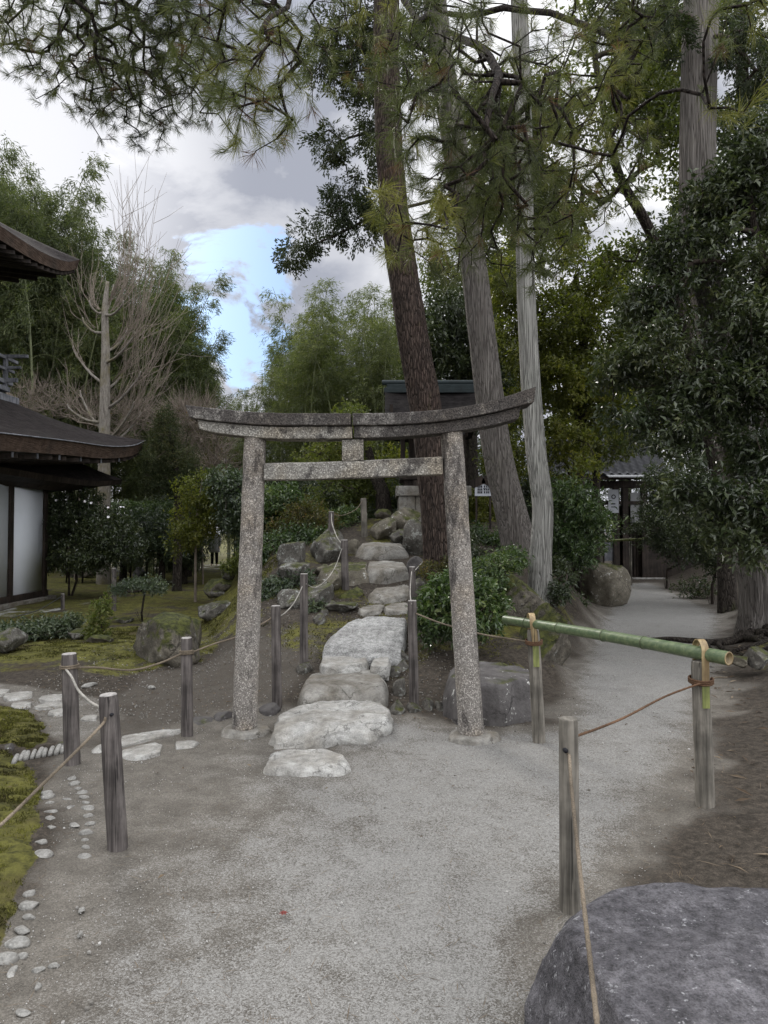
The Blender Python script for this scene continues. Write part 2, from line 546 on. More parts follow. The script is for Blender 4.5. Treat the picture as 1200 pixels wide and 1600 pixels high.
# ---------------------------------------------------------------- materials
class NT:
    def __init__(s, name):
        s.m = bpy.data.materials.new(name); s.m.use_nodes = True
        s.t = s.m.node_tree; s.t.nodes.clear()
        s.out = s.t.nodes.new('ShaderNodeOutputMaterial')
        s.tc = s.t.nodes.new('ShaderNodeTexCoord').outputs['Object']

    def n(s, ty, **kw):
        nd = s.t.nodes.new(ty)
        for k, v in kw.items():
            k = k.replace('_', ' ') if k[0].isupper() else k
            if k[0].isupper(): s.set(nd.inputs[k], v)
            else: setattr(nd, k, v)
        return nd

    def set(s, sock, v):
        if isinstance(v, bpy.types.NodeSocket): s.t.links.new(v, sock)
        elif isinstance(v, tuple) and len(v) == 3 and sock.type == 'RGBA': sock.default_value = (*v, 1)
        else: sock.default_value = v

    def map(s, sc=(1, 1, 1), rot=(0, 0, 0), v=None):
        nd = s.n('ShaderNodeMapping', Scale=sc, Rotation=rot); s.set(nd.inputs['Vector'], v or s.tc); return nd.outputs[0]

    def noise(s, scale, detail=5, rough=.55, v=None, dist=0.0):
        nd = s.n('ShaderNodeTexNoise', Scale=scale, Detail=detail, Roughness=rough, Distortion=dist)
        s.set(nd.inputs['Vector'], v or s.tc); return nd.outputs['Fac']

    def voro(s, scale, feature='F1', v=None, out='Distance', rand=1.0):
        nd = s.n('ShaderNodeTexVoronoi', feature=feature); nd.inputs['Scale'].default_value = scale
        if 'Randomness' in nd.inputs: nd.inputs['Randomness'].default_value = rand
        s.set(nd.inputs['Vector'], v or s.tc); return nd.outputs[out]

    def ramp(s, v, a, b, c=0.0, d=1.0):
        nd = s.n('ShaderNodeMapRange', interpolation_type='SMOOTHSTEP')
        s.set(nd.inputs[0], v)
        for i, q in enumerate((a, b, c, d)): s.set(nd.inputs[i + 1], q)
        return nd.outputs[0]

    def math(s, op, a, b=0.0, clamp=False):
        nd = s.n('ShaderNodeMath', operation=op, use_clamp=clamp); s.set(nd.inputs[0], a); s.set(nd.inputs[1], b); return nd.outputs[0]

    def mix(s, f, a, b, mode='MIX'):
        nd = s.n('ShaderNodeMix', data_type='RGBA', blend_type=mode)
        s.set(nd.inputs[0], f); s.set(nd.inputs[6], a); s.set(nd.inputs[7], b); return nd.outputs[2]

    def attr(s, name):
        return s.n('ShaderNodeAttribute', attribute_name=name).outputs['Fac']

    def grey(s, v):
        nd = s.n('ShaderNodeCombineColor'); [s.set(nd.inputs[i], v) for i in range(3)]; return nd.outputs[0]

    def bump(s, h, strength=.5, dist=.01, nrm=None):
        nd = s.n('ShaderNodeBump', Strength=strength, Distance=dist, Height=h)
        if nrm is not None: s.set(nd.inputs['Normal'], nrm)
        return nd.outputs[0]

    def finish(s, col, rough=.8, nrm=None, spec=.3, **kw):
        b = s.n('ShaderNodeBsdfPrincipled')
        s.set(b.inputs['Base Color'], col); s.set(b.inputs['Roughness'], rough); s.set(b.inputs['Specular IOR Level'], spec)
        if nrm is not None: s.set(b.inputs['Normal'], nrm)
        for k, v in kw.items(): s.set(b.inputs[k.replace('_', ' ')], v)
        s.t.links.new(b.outputs[0], s.out.inputs['Surface'])
        return s.m


def leaf_mat(name, c1, c2, c3, rough=.45, trans=.25, spec=.4):
    s = NT(name)
    t = s.attr('tint')
    col = s.mix(s.ramp(t, .0, .55), c1, c2)
    col = s.mix(s.ramp(t, .55, 1.0), col, c3)
    b = s.n('ShaderNodeBsdfPrincipled'); s.set(b.inputs['Base Color'], col); s.set(b.inputs['Roughness'], rough); s.set(b.inputs['Specular IOR Level'], spec)
    if trans <= 0:
        s.t.links.new(b.outputs[0], s.out.inputs['Surface']); return s.m
    tr = s.n('ShaderNodeBsdfTranslucent'); s.set(tr.inputs['Color'], s.mix(1.0, col, (1.5, 1.7, .7), 'MULTIPLY'))
    mx = s.n('ShaderNodeMixShader'); mx.inputs[0].default_value = trans
    s.t.links.new(b.outputs[0], mx.inputs[1]); s.t.links.new(tr.outputs[0], mx.inputs[2]); s.t.links.new(mx.outputs[0], s.out.inputs['Surface'])
    return s.m


def stone_mat(name, dark, light, scale=3.0, lichen=(.5, .5, .47), lich=.0, moss=0.0, speck=.25, bump=.5, fine=60, cracks=.7):
    s = NT(name)
    n1 = s.noise(scale, 8, .62, dist=.4); n2 = s.noise(scale * 5, 6, .65); n3 = s.noise(fine, 3, .6)
    col = s.mix(s.ramp(n1, .3, .7), dark, light)
    f = s.math('ADD', s.math('MULTIPLY', n2, .7), s.math('MULTIPLY', n3, .5))
    col = s.mix(speck * 2, col, s.mix(1.0, col, s.grey(s.ramp(f, .35, .85, .35, 1.75)), 'MULTIPLY'))
    if lich:
        lm = s.math('ADD', s.math('MULTIPLY', s.noise(scale * 2.6, 7, .7), .7), s.math('MULTIPLY', s.noise(fine * .6, 2, .5), .3))
        col = s.mix(s.ramp(lm, .60 - lich * .2, .66 - lich * .18), col, lichen)
    if moss:
        g = s.n('ShaderNodeNewGeometry'); sep = s.n('ShaderNodeSeparateXYZ'); s.set(sep.inputs[0], g.outputs['Normal'])
        mm = s.math('ADD', s.math('MULTIPLY', sep.outputs[2], .45), s.noise(scale * 1.6, 6, .65))
        col = s.mix(s.ramp(mm, 1.0 - moss * .5, 1.18 - moss * .5), col, s.mix(s.ramp(n2, .35, .65), (.022, .026, .008), (.07, .075, .018)))
    wv = s.n('ShaderNodeVectorMath', operation='ADD'); s.set(wv.inputs[0], s.tc)
    nc = s.n('ShaderNodeTexNoise', Scale=scale * 1.5, Detail=5.0, Roughness=.6); s.set(nc.inputs['Vector'], s.tc)
    sc = s.n('ShaderNodeVectorMath', operation='SCALE'); s.set(sc.inputs[0], nc.outputs['Color']); sc.inputs['Scale'].default_value = .45
    s.set(wv.inputs[1], sc.outputs[0])
    cr = s.math('MULTIPLY', s.ramp(s.voro(scale * .9, 'DISTANCE_TO_EDGE', wv.outputs[0]), .0, .022, 1.0, 0.0), s.ramp(n1, .40, .55))
    col = s.mix(s.math('MULTIPLY', cr, cracks), col, tuple(c * .4 for c in dark))
    h = s.math('ADD', s.math('MULTIPLY', n1, 1.0), s.math('ADD', s.math('MULTIPLY', n2, .5), s.math('MULTIPLY', n3, .22)))
    h = s.math('SUBTRACT', h, s.math('MULTIPLY', cr, .5 * cracks))
    return s.finish(col, .88, s.bump(h, bump, .05), .25)


def granite_mat(name, base, dark, stain, warm=(.34, .29, .22), vs=1.0):
    s = NT(name); vm = s.map((1, 1, vs))
    sp = s.noise(95, 3, .75); sp2 = s.voro(130, out='Color')
    big = s.noise(3.2, 7, .65, vm, .6); mid = s.noise(13, 6, .7, vm)
    sep = s.n('ShaderNodeSeparateColor'); s.set(sep.inputs[0], sp2)
    col = s.mix(s.ramp(sp, .27, .70), dark, base)
    col = s.mix(s.ramp(sep.outputs[0], .80, .9), col, tuple(min(1, c * 1.5) for c in base))
    col = s.mix(s.math('MULTIPLY', s.ramp(s.noise(2.1, 4, .6), .45, .7), .5), col, s.mix(1.0, col, tuple(c * 3.2 for c in warm), 'MULTIPLY'))
    st = s.math('ADD', s.math('MULTIPLY', big, .65), s.math('MULTIPLY', mid, .4))
    col = s.mix(s.math('MULTIPLY', s.ramp(st, stain, stain + .10), .85), col, s.mix(s.ramp(sp, .4, .6), (.022, .02, .02), (.075, .066, .062)))
    lm = s.math('ADD', s.math('MULTIPLY', s.noise(17, 5, .7), .75), s.math('MULTIPLY', s.noise(60, 2, .5), .25))
    col = s.mix(s.math('MULTIPLY', s.ramp(lm, .60, .66), .55), col, (.36, .365, .33))
    h = s.math('ADD', sp, s.math('MULTIPLY', mid, .8))
    return s.finish(col, .92, s.bump(h, .75, .012), .2)


def wood_mat(name, c1, c2, grain=40, stretch=.06, bump=.35, rough=.8, axis=2, spec=.2):
    s = NT(name)
    sc = [1, 1, 1]; sc[axis] = stretch
    v = s.map(tuple(sc))
    g = s.noise(grain, 6, .65, v, .3); b = s.noise(4, 4, .6)
    cr = s.noise(grain * 1.8, 3, .5, s.map(tuple(q * (.5 if k == axis else 1) for k, q in enumerate(sc))))
    col = s.mix(s.ramp(g, .3, .7), c1, c2)
    col = s.mix(1.0, col, s.grey(s.ramp(b, .3, .75, .55, 1.25)), 'MULTIPLY')
    col = s.mix(s.math('MULTIPLY', s.ramp(cr, .64, .7), .8), col, tuple(c * .25 for c in c1))
    h = s.math('SUBTRACT', g, s.math('MULTIPLY', s.ramp(cr, .62, .7), .8))
    return s.finish(col, rough, s.bump(h, bump, .01), spec)


def bark_mat(name, c1, c2, c3, scale=(14, 14, 3), moss=0.0, bump=.8, mossc=(.05, .06, .015), crackle=.75):
    s = NT(name)
    v = s.map(scale)
    g = s.noise(1.0, 7, .65, v, .5)
    w = s.voro(1.3, 'DISTANCE_TO_EDGE', v)
    b = s.noise(1.3, 4, .6)
    col = s.mix(s.ramp(g, .3, .68), c1, c2)
    col = s.mix(s.ramp(b, .45, .75), col, c3)
    col = s.mix(s.ramp(s.math('ADD', w, s.math('MULTIPLY', s.math('SUBTRACT', s.noise(3.0, 5, .7, v), .5), .22)), .0, .13, crackle, 0.0), col, tuple(c * .4 for c in c1))
    if moss: col = s.mix(s.math('MULTIPLY', s.ramp(s.math('ADD', s.math('MULTIPLY', b, .6), s.math('MULTIPLY', g, .4)), .62 - moss * .3, .78 - moss * .3), .85), col, mossc)
    h = s.math('ADD', g, s.math('MULTIPLY', s.ramp(w, 0, .2), .9))
    return s.finish(col, .92, s.bump(h, bump, .03), .15)


def plain(name, c, rough=.7, spec=.3, var=.3, scale=8):
    s = NT(name); n = s.noise(scale, 5, .6)
    return s.finish(s.mix(1.0, c, s.grey(s.ramp(n, .25, .75, 1 - var, 1 + var)), 'MULTIPLY'), rough, s.bump(n, .15, .01), spec)


M = {}
M['granite'] = granite_mat('granite', (.31, .29, .265), (.085, .075, .066), .515, vs=.35)
M['granite_dark'] = granite_mat('granite_weathered', (.24, .228, .21), (.05, .045, .042), .43)
M['granite_beam'] = granite_mat('granite_beam', (.33, .32, .29), (.085, .076, .068), .53)
M['flat_stone'] = stone_mat('pale_stone', (.20, .188, .165), (.36, .358, .34), 3.0, lich=.06, lichen=(.42, .42, .40), speck=.28, bump=.5, fine=110)
M['step_stone'] = stone_mat('step_stone', (.105, .092, .072), (.255, .248, .228), 2.4, moss=.0, speck=.25, bump=.55)
M['rock'] = stone_mat('grey_rock', (.050, .046, .040), (.155, .146, .128), 2.6, lich=.32, lichen=(.25, .255, .235), moss=.45, speck=.3, bump=.8)
M['rock_moss'] = stone_mat('mossy_rock', (.05, .045, .036), (.14, .125, .10), 2.6, lich=.12, lichen=(.22, .22, .20), moss=.85, speck=.3, bump=.8)
M['rock_brown'] = stone_mat('brown_rock', (.085, .075, .056), (.185, .168, .135), 2.2, lich=.1, moss=.5, speck=.25, bump=.6)
M['rock_dark'] = stone_mat('dark_rock', (.05, .046, .045), (.115, .108, .105), 2.0, lich=.05, moss=.2, speck=.2, bump=.4)
M['rock_violet'] = stone_mat('violet_rock', (.050, .048, .053), (.130, .125, .134), 6.0, lich=.13, lichen=(.30, .30, .31), speck=.5, bump=.9, fine=150, cracks=.12)
M['cobble'] = stone_mat('pale_cobble', (.15, .144, .130), (.36, .355, .335), 9, speck=.22, bump=.35, fine=120)
M['post'] = wood_mat('weathered_post', (.052, .045, .043), (.17, .152, .142), 45, .05, .5)
M['post_grey'] = wood_mat('grey_post', (.10, .092, .078), (.25, .23, .195), 45, .05, .4)
M['endgrain'] = plain('post_end', (.30, .285, .27), .85, .2, .35, 40)
M['rope'] = wood_mat('rope', (.13, .105, .078), (.26, .215, .16), 160, 1.0, .5, .9)
M['rope_pale'] = wood_mat('pale_rope', (.27, .255, .225), (.43, .41, .37), 160, 1.0, .5, .9)
M['rope_brown'] = wood_mat('palm_rope', (.085, .045, .025), (.17, .10, .06), 160, 1.0, .5, .9)
M['dark_wood'] = wood_mat('dark_timber', (.016, .012, .010), (.045, .034, .027), 18, .08, .3, .7)
M['grey_wood'] = wood_mat('grey_timber', (.10, .105, .12), (.20, .205, .22), 18, .08, .3, .7)
M['plaster'] = plain('white_plaster', (.83, .87, .95), .85, .2, .035, 1.5)  # bluish: sky light on the white wall is put into the colour
M['shade_plaster'] = plain('shaded_plaster', (.24, .245, .25), .85, .2, .1, 2)  # shaded copy of the plaster: the gate's dimness is put into the colour
M['iron'] = plain('dark_metal', (.03, .032, .036), .5, .4)


def shingle_mat(name, c1, c2):
    s = NT(name)
    n = s.noise(6, 6, .65); st = s.noise(1.0, 4, .6, s.map((3, 3, 60))); m = s.noise(1.6, 5, .6)
    col = s.mix(s.ramp(s.math('ADD', s.math('MULTIPLY', n, .5), s.math('MULTIPLY', st, .5)), .35, .65), c1, c2)
    col = s.mix(s.math('MULTIPLY', s.ramp(m, .5, .7), .5), col, (.04, .038, .034))
    return s.finish(col, .95, s.bump(s.math('ADD', n, st), .9, .03), .08)


M['bark_roof'] = shingle_mat('bark_shingle', (.010, .008, .008), (.036, .031, .030))
M['shrine_roof'] = shingle_mat('shrine_shingle', (.010, .009, .009), (.028, .025, .025))
M['roof_edge'] = shingle_mat('shingle_edge', (.05, .034, .026), (.115, .082, .064))
M['pine_bark'] = bark_mat('pine_bark', (.032, .025, .022), (.105, .078, .064), (.075, .05, .042), (27, 27, 4.5), .2, 1.2, crackle=.5)
M['cypress_bark'] = bark_mat('cypress_bark', (.12, .105, .095), (.27, .25, .23), (.20, .185, .165), (42, 42, .9), .25, .8, (.075, .08, .035))
M['cypress_pale'] = bark_mat('pale_cypress_bark', (.19, .185, .17), (.42, .415, .385), (.34, .345, .31), (48, 48, .8), .12, .7, (.17, .19, .12))
M['dark_bark'] = bark_mat('dark_bark', (.025, .02, .017), (.07, .06, .05), (.05, .045, .035), (20, 20, 5), .3)
M['limb_bark'] = bark_mat('limb_bark', (.018, .014, .012), (.045, .037, .032), (.04, .03, .025), (20, 20, 5), .1)
M['twig'] = plain('twig', (.045, .036, .03), .9, .15)
M['bare_twig'] = plain('pale_bark', (.20, .168, .138), .9, .15, .35, 4)
M['ginkgo_bark'] = bark_mat('ginkgo_bark', (.15, .135, .115), (.31, .285, .25), (.20, .175, .11), (24, 24, 5), .35, .5, (.13, .115, .035), crackle=.25)
M['culm'] = plain('bamboo_culm', (.11, .125, .055), .5, .4, .4, 2)
M['needle'] = leaf_mat('pine_needle', (.020, .026, .010), (.070, .084, .022), (.17, .165, .040), .5, .28, .3)
M['needle_dry'] = leaf_mat('dry_needle', (.05, .03, .018), (.10, .055, .028), (.16, .08, .03), .6, .2, .2)
M['cypress_leaf'] = leaf_mat('cypress_leaf', (.020, .030, .015), (.045, .056, .025), (.085, .080, .032), .6, .2, .2)
M['camellia'] = leaf_mat('camellia_leaf', (.022, .034, .015), (.054, .070, .031), (.130, .140, .066), .32, .2, .6)
M['oak_leaf'] = leaf_mat('oak_leaf', (.035, .046, .016), (.085, .10, .028), (.17, .165, .045), .40, .38, .45)
M['yellow_leaf'] = leaf_mat('yellow_green_leaf', (.05, .06, .014), (.115, .125, .026), (.20, .185, .040), .42, .42, .4)
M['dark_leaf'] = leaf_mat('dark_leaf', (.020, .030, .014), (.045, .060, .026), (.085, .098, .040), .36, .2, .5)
M['garden_leaf'] = leaf_mat('garden_leaf', (.026, .042, .024), (.060, .082, .044), (.125, .145, .078), .34, .2, .55)
M['shrub_leaf'] = leaf_mat('shrub_leaf', (.024, .044, .016), (.06, .095, .032), (.15, .18, .065), .32, .25, .55)
M['maple_leaf'] = leaf_mat('maple_leaf', (.048, .064, .018), (.095, .112, .030), (.155, .15, .044), .5, .36, .3)
M['red_leaf'] = leaf_mat('reddish_leaf', (.035, .045, .018), (.085, .075, .028), (.17, .10, .04), .5, .35, .3)
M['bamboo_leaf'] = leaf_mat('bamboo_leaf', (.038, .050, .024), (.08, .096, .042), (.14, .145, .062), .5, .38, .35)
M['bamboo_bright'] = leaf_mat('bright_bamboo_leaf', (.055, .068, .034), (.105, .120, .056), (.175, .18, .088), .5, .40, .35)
M['flower'] = plain('white_petal', (.78, .76, .78), .6, .2, .08)
M['tile'] = plain('grey_tile', (.024, .025, .029), .6, .45, .3, 5)
M['copper'] = plain('aged_copper', (.013, .022, .024), .7, .4, .35, 6)
M['paper'] = plain('white_board', (.44, .46, .50), .7, .2, .05)
M['ink'] = plain('ink', (.015, .015, .018), .7, .2)
M['coat'] = plain('grey_cloth', (.40, .40, .44), .9, .1, .15, 20)
M['trouser'] = plain('black_cloth', (.012, .012, .015), .9, .1)
M['skin'] = plain('skin', (.42, .26, .19), .6, .3, .06)
M['hair'] = plain('black_hair', (.012, .010, .009), .5, .4)


def bamboo_rail_mat():
    s = NT('green_bamboo')
    n = s.noise(3, 5, .6, s.map((1, 12, 12))); b = s.noise(40, 3, .6)
    col = s.mix(s.ramp(n, .35, .7), (.062, .095, .044), (.125, .16, .078))
    col = s.mix(s.math('MULTIPLY', s.ramp(b, .62, .7), .35), col, (.28, .28, .16))
    return s.finish(col, .40, s.bump(n, .08, .01), .45)


M['rail'] = bamboo_rail_mat()
M['rail_node'] = plain('bamboo_node', (.07, .085, .045), .5, .3)
M['strap'] = wood_mat('split_bamboo', (.17, .115, .055), (.36, .275, .145), 30, .1, .2, .45, spec=.4)
M['strap_green'] = wood_mat('green_split_bamboo', (.12, .14, .045), (.23, .25, .085), 30, .1, .2, .45, spec=.4)


def ground_mat():
    s = NT('ground')
    moss, grav, pale, soil = s.attr('moss'), s.attr('gravel'), s.attr('pale'), s.attr('soil')
    n1 = s.noise(1.1, 6, .6); n2 = s.noise(4.5, 7, .65, dist=.3); n3 = s.noise(22, 5, .65)
    vc = s.n('ShaderNodeTexVoronoi'); vc.inputs['Scale'].default_value = 170; s.set(vc.inputs['Vector'], s.tc)
    sp = s.n('ShaderNodeSeparateColor'); s.set(sp.inputs[0], vc.outputs['Color'])
    vc2 = s.n('ShaderNodeTexVoronoi'); vc2.inputs['Scale'].default_value = 380; s.set(vc2.inputs['Vector'], s.tc)
    sp2 = s.n('ShaderNodeSeparateColor'); s.set(sp2.inputs[0], vc2.outputs['Color'])
    grain = s.math('ADD', s.math('MULTIPLY', sp.outputs[0], .6), s.math('MULTIPLY', sp2.outputs[1], .4))
    # compacted sand and loose pale gravel lying over it in drifts
    sand = s.mix(s.ramp(n2, .3, .7), (.098, .089, .076), (.152, .139, .120))
    sand = s.mix(1.0, sand, s.grey(s.ramp(grain, .1, .9, .72, 1.28)), 'MULTIPLY')
    gcol = s.mix(s.ramp(grain, .05, .95), (.145, .142, .133), (.290, .287, .275))
    gm = s.math('ADD', grav, s.math('MULTIPLY', s.math('SUBTRACT', n2, .5), .85))
    gm = s.math('ADD', gm, s.math('MULTIPLY', s.math('SUBTRACT', n1, .5), .65))
    gm = s.math('ADD', gm, s.math('MULTIPLY', s.math('SUBTRACT', grain, .5), .5))
    gm = s.ramp(gm, .30, .72)
    col = s.mix(s.math('MULTIPLY', gm, .82), sand, gcol)
    so = s.mix(s.ramp(n3, .3, .7), (.027, .023, .018), (.066, .055, .044))
    so = s.mix(1.0, so, s.grey(s.ramp(grain, .1, .9, .7, 1.35)), 'MULTIPLY')
    sf = s.ramp(s.math('ADD', soil, s.math('MULTIPLY', s.math('SUBTRACT', s.math('ADD', s.math('MULTIPLY', n2, .5), s.math('MULTIPLY', n3, .5)), .5), 1.3)), .18, .82)
    col = s.mix(sf, col, so)
    col = s.mix(s.ramp(pale, .4, .6), col, s.mix(s.ramp(grain, .1, .9), (.30, .30, .29), (.42, .42, .41)))
    mc = s.mix(s.ramp(s.math('ADD', s.math('MULTIPLY', n3, .5), s.math('MULTIPLY', n2, .5)), .36, .62), (.028, .028, .009), (.115, .111, .028))
    mc = s.mix(s.ramp(n1, .50, .68), mc, (.055, .044, .020))
    mf = s.ramp(s.math('ADD', moss, s.math('MULTIPLY', s.math('SUBTRACT', s.math('ADD', s.math('MULTIPLY', n2, .6), s.math('MULTIPLY', n3, .4)), .5), 1.1)), .42, .60)
    col = s.mix(mf, col, mc)
    h = s.math('ADD', s.math('MULTIPLY', s.math('SUBTRACT', 1.0, vc.outputs['Distance']), .35), s.math('ADD', s.math('MULTIPLY', n3, .45), s.math('MULTIPLY', s.noise(70, 4, .6), .4)))
    return s.finish(col, .95, s.bump(h, .55, .02), .15)


M['ground'] = ground_mat()


# ---------------------------------------------------------------- ground
def build_ground():
    def axis(segs):
        out = [segs[0][0]]
        for a, b, st in segs:
            n = max(1, int(round((b - a) / st))); out += list(np.linspace(a, b, n + 1)[1:])
        return np.array(out)
    xs = axis([(-260, -60, 40), (-60, -20, 5), (-20, -9, .5), (-9, -4.2, .12), (-4.2, 2.6, .028), (2.6, 6.5, .08), (6.5, 14, .35), (14, 60, 4), (60, 260, 40)])
    ys = axis([(-30, -2, 2), (-2, 1.2, .2), (1.2, 7.2, .028), (7.2, 12, .06), (12, 20, .16), (20, 40, .8), (40, 90, 6), (90, 420, 50)])
    X, Y = np.meshgrid(xs, ys)
    x, y = X.ravel(), Y.ravel()
    z = H(x, y)
    p = np.stack([x, y, 0 * x], 1)
    nz = fbm(p * 1.4, 3, 3); nf = fbm(p * 11, 9, 3, .6)
    court = sdf(P_COURT, x, y)
    mossA, mossB = sdf(P_MOSS_A, x, y), sdf(P_MOSS_B, x, y)
    ne = (fbm(p * 5, 71, 3) - .5) * .16
    m = np.maximum(sm(-.03, .05, mossA + ne), sm(-.03, .06, mossB + ne))
    dirt = sdf(P_DIRT, x, y); sp = sdf(P_SLAB_PATH, x, y)
    garden = .88 * sm(-1.3, -2.0, x + (nz - .5) * 1.5) * sm(6.9, 7.6, y + (x + 3) * .15 + (nz - .5) * 1.2) * (1 - sm(-.2, .15, dirt)) * (1 - sm(-.1, .05, sp))
    m = np.maximum(m, garden * (.74 + (nz - .5) * 1.0) * (1 - sm(-.1, .1, court)))
    mound = sm(-1.9, -1.2, x) * (1 - sm(2.6, 3.6, x)) * sm(6.6, 7.6, y) * (1 - sm(-.1, .1, court))
    m = np.maximum(m, mound * (.36 + (nz - .5) * .9))
    right = sm(0, .5, x - np.interp(y, [1.5, 4, 6.8, 13.6, 22], [1.0, 1.75, 3.2, 6.3, 9.5])) * sm(-.05, -.3, court)
    m = np.maximum(m, right * (.26 + (nz - .5) * .55))
    pale = np.maximum(sm(-.1, .1, sdf(P_PALE, x, y)), sm(-.1, .2, sdf(P_FARPATH, x, y)))
    grav = sm(-.1, .5, court) * (.12 + .56 * sm(-1.7, .5, x + (5 - y) * .16)) + .12 * sm(6.5, 8, y) * sm(1.2, 2, x) * sm(-.1, .4, court)
    grav = np.maximum(grav, .30 * sm(-.2, .1, sp))
    soil = sm(.26, -.30, court + (fbm(p * 2.2, 21, 4) - .5) * .7) * (1 - sm(-.15, .1, dirt) * .42) * (1 - sm(-.1, .1, sp))
    soil = np.where(y < 1.2, 0, soil)
    z = z + m * (nf - .35) * .035 * sm(30, 8, y) + (nz - .5) * .016 + (fbm(p * 4.2, 61, 3) - .5) * .022 + (nf - .5) * .008 * (1 - m) + soil * (nf - .5) * .015
    nx, ny = len(xs), len(ys)
    i = (np.arange(ny - 1)[:, None] * nx + np.arange(nx - 1)[None]).ravel()
    Fq = np.stack([i, i + 1, i + nx + 1, i + nx], 1)
    o = ob("ground", (np.stack([x, y, z], 1), [Fq]), M['ground'], smooth=True,
           attrs={'moss': ('POINT', m), 'gravel': ('POINT', grav), 'pale': ('POINT', pale), 'soil': ('POINT', soil)})
    tag(o, kind="structure")


build_ground()


def scatter_moss():
    """short moss and grass blades on the near beds and garden floor"""
    r = np.random.default_rng(11)
    pts = []
    for poly, n in ((P_MOSS_A, 40000), (P_MOSS_B, 90000)):
        lo, hi = np.maximum(poly.min(0), [-4.6, 1.5]), poly.max(0)
        q = r.uniform(lo, hi, (n, 2)); q = q[sdf(poly, q[:, 0], q[:, 1]) + (fbm(np.c_[q, 0 * q[:, 0]] * 5, 71, 3) - .5) * .16 > .005]; pts.append(q)
    q = r.uniform([-6.5, 7.2], [-1.4, 12], (60000, 2))
    k = (fbm(np.c_[q * 1.4, np.zeros(len(q))], 3, 3) + (fbm(np.c_[q * 5, np.zeros(len(q))], 13, 3) - .5) * .6) > .55
    q = q[k & (sdf(P_DIRT, q[:, 0], q[:, 1]) < -.05) & (sdf(P_SLAB_PATH, q[:, 0], q[:, 1]) < 0)]; pts.append(q)
    q = r.uniform([-1.3, 7.0], [1.4, 10], (9000, 2))
    q = q[fbm(np.c_[q * 1.4, np.zeros(len(q))], 3, 3) > .55]; pts.append(q)
    q = np.vstack(pts); n = len(q)
    P = np.c_[q, H(q[:, 0], q[:, 1]) - .004]
    D = np.c_[r.normal(0, .7, (n, 2)), np.ones(n)]
    sc = np.interp(q[:, 1], [2, 6, 12], [.8, 1.1, 1.9])
    V, Fc = leaf_geo(P, D, unit(n, r), r.uniform(.010, .026, n) * sc, r.uniform(.004, .008, n) * sc, .2, .1)
    t = np.clip(fbm(P * 4, 5, 4) * 2.4 - .80 + r.normal(0, .22, n), 0, 1)
    o = ob("moss", (V, Fc), leaf_mat('moss_blade', (.030, .027, .011), (.074, .074, .020), (.155, .15, .038), .8, .2, .1), smooth=False, attrs={'tint': ('FACE', np.repeat(t, 2))})
    tag(o, "short yellow green moss over the garden beds", kind="stuff")
    # loose grit on the court
    n = 26000
    q = np.c_[r.uniform(-2.2, 2.6, n), 1.35 + 7 * r.uniform(0, 1, n) ** 1.5]
    q = q[sdf(P_COURT, q[:, 0], q[:, 1]) > .02]
    qd = r.uniform([-3.6, 5.9], [.7, 10.5], (5200, 2)); qd = qd[sdf(P_COURT, qd[:, 0], qd[:, 1]) < 0]
    nq = len(q); q = np.vstack([q, qd]); n = len(q)
    Vi, Fi = ico(1)
    s = r.uniform(.0014, .0036, n) * (1 + 1.6 * (r.random(n) > .985))
    s[nq:] = r.uniform(.003, .010, n - nq)
    P = np.c_[q, H(q[:, 0], q[:, 1]) + s * .2]
    V = (Vi[None] * s[:, None, None] * r.uniform(.6, 1.2, (n, 1, 3)) + P[:, None]).reshape(-1, 3)
    Fc = (Fi[None] + (np.arange(n) * len(Vi))[:, None, None]).reshape(-1, 3)
    o = ob("gravel", (V, [Fc]), leaf_mat('grit', (.13, .12, .105), (.26, .25, .23), (.42, .41, .39), .9, 0, .2), smooth=False, attrs={'tint': ('FACE', np.repeat(r.random(n) * np.where(np.arange(n) < nq, 1, .5), len(Fi)))})
    tag(o, "loose pale grit over the sandy court", kind="stuff")
    # fallen pine needles and twigs
    n = 4200
    q = np.c_[r.uniform(-2.5, 3, n), 1.5 + 8 * r.uniform(0, 1, n) ** 1.4]
    a = r.uniform(0, np.pi * 2, n); P = np.c_[q, H(q[:, 0], q[:, 1]) + .009]
    V, Fc = leaf_geo(P, np.c_[np.cos(a), np.sin(a), r.normal(0, .04, n)], np.tile([0, 0, 1.], (n, 1)), r.uniform(.03, .11, n), r.uniform(.0015, .003, n), .1)
    q2 = np.vstack([np.c_[r.uniform(-6, 6, 500), 3 + 9 * r.uniform(0, 1, 500)], np.c_[r.uniform(-3.5, .6, 900), r.uniform(6, 9.5, 900)]])
    P2 = np.c_[q2, H(q2[:, 0], q2[:, 1]) + .012]; a2 = r.uniform(0, 6.28, 1400)
    g2 = leaf_geo(P2, np.c_[np.cos(a2), np.sin(a2), r.normal(0, .2, 1400)], unit(1400, r) * .3 + [0, 0, 1], r.uniform(.015, .045, 1400), r.uniform(.006, .018, 1400), .3)
    V, Fc = join([(V, Fc), g2])
    o = ob("litter", (V, Fc), leaf_mat('litter', (.05, .036, .025), (.11, .078, .05), (.19, .15, .10), .8, 0, .2), smooth=False, attrs={'tint': ('FACE', r.random(len(Fc[0])))})
    tag(o, "fallen pine needles and dead leaves on the ground", kind="stuff")


scatter_moss()


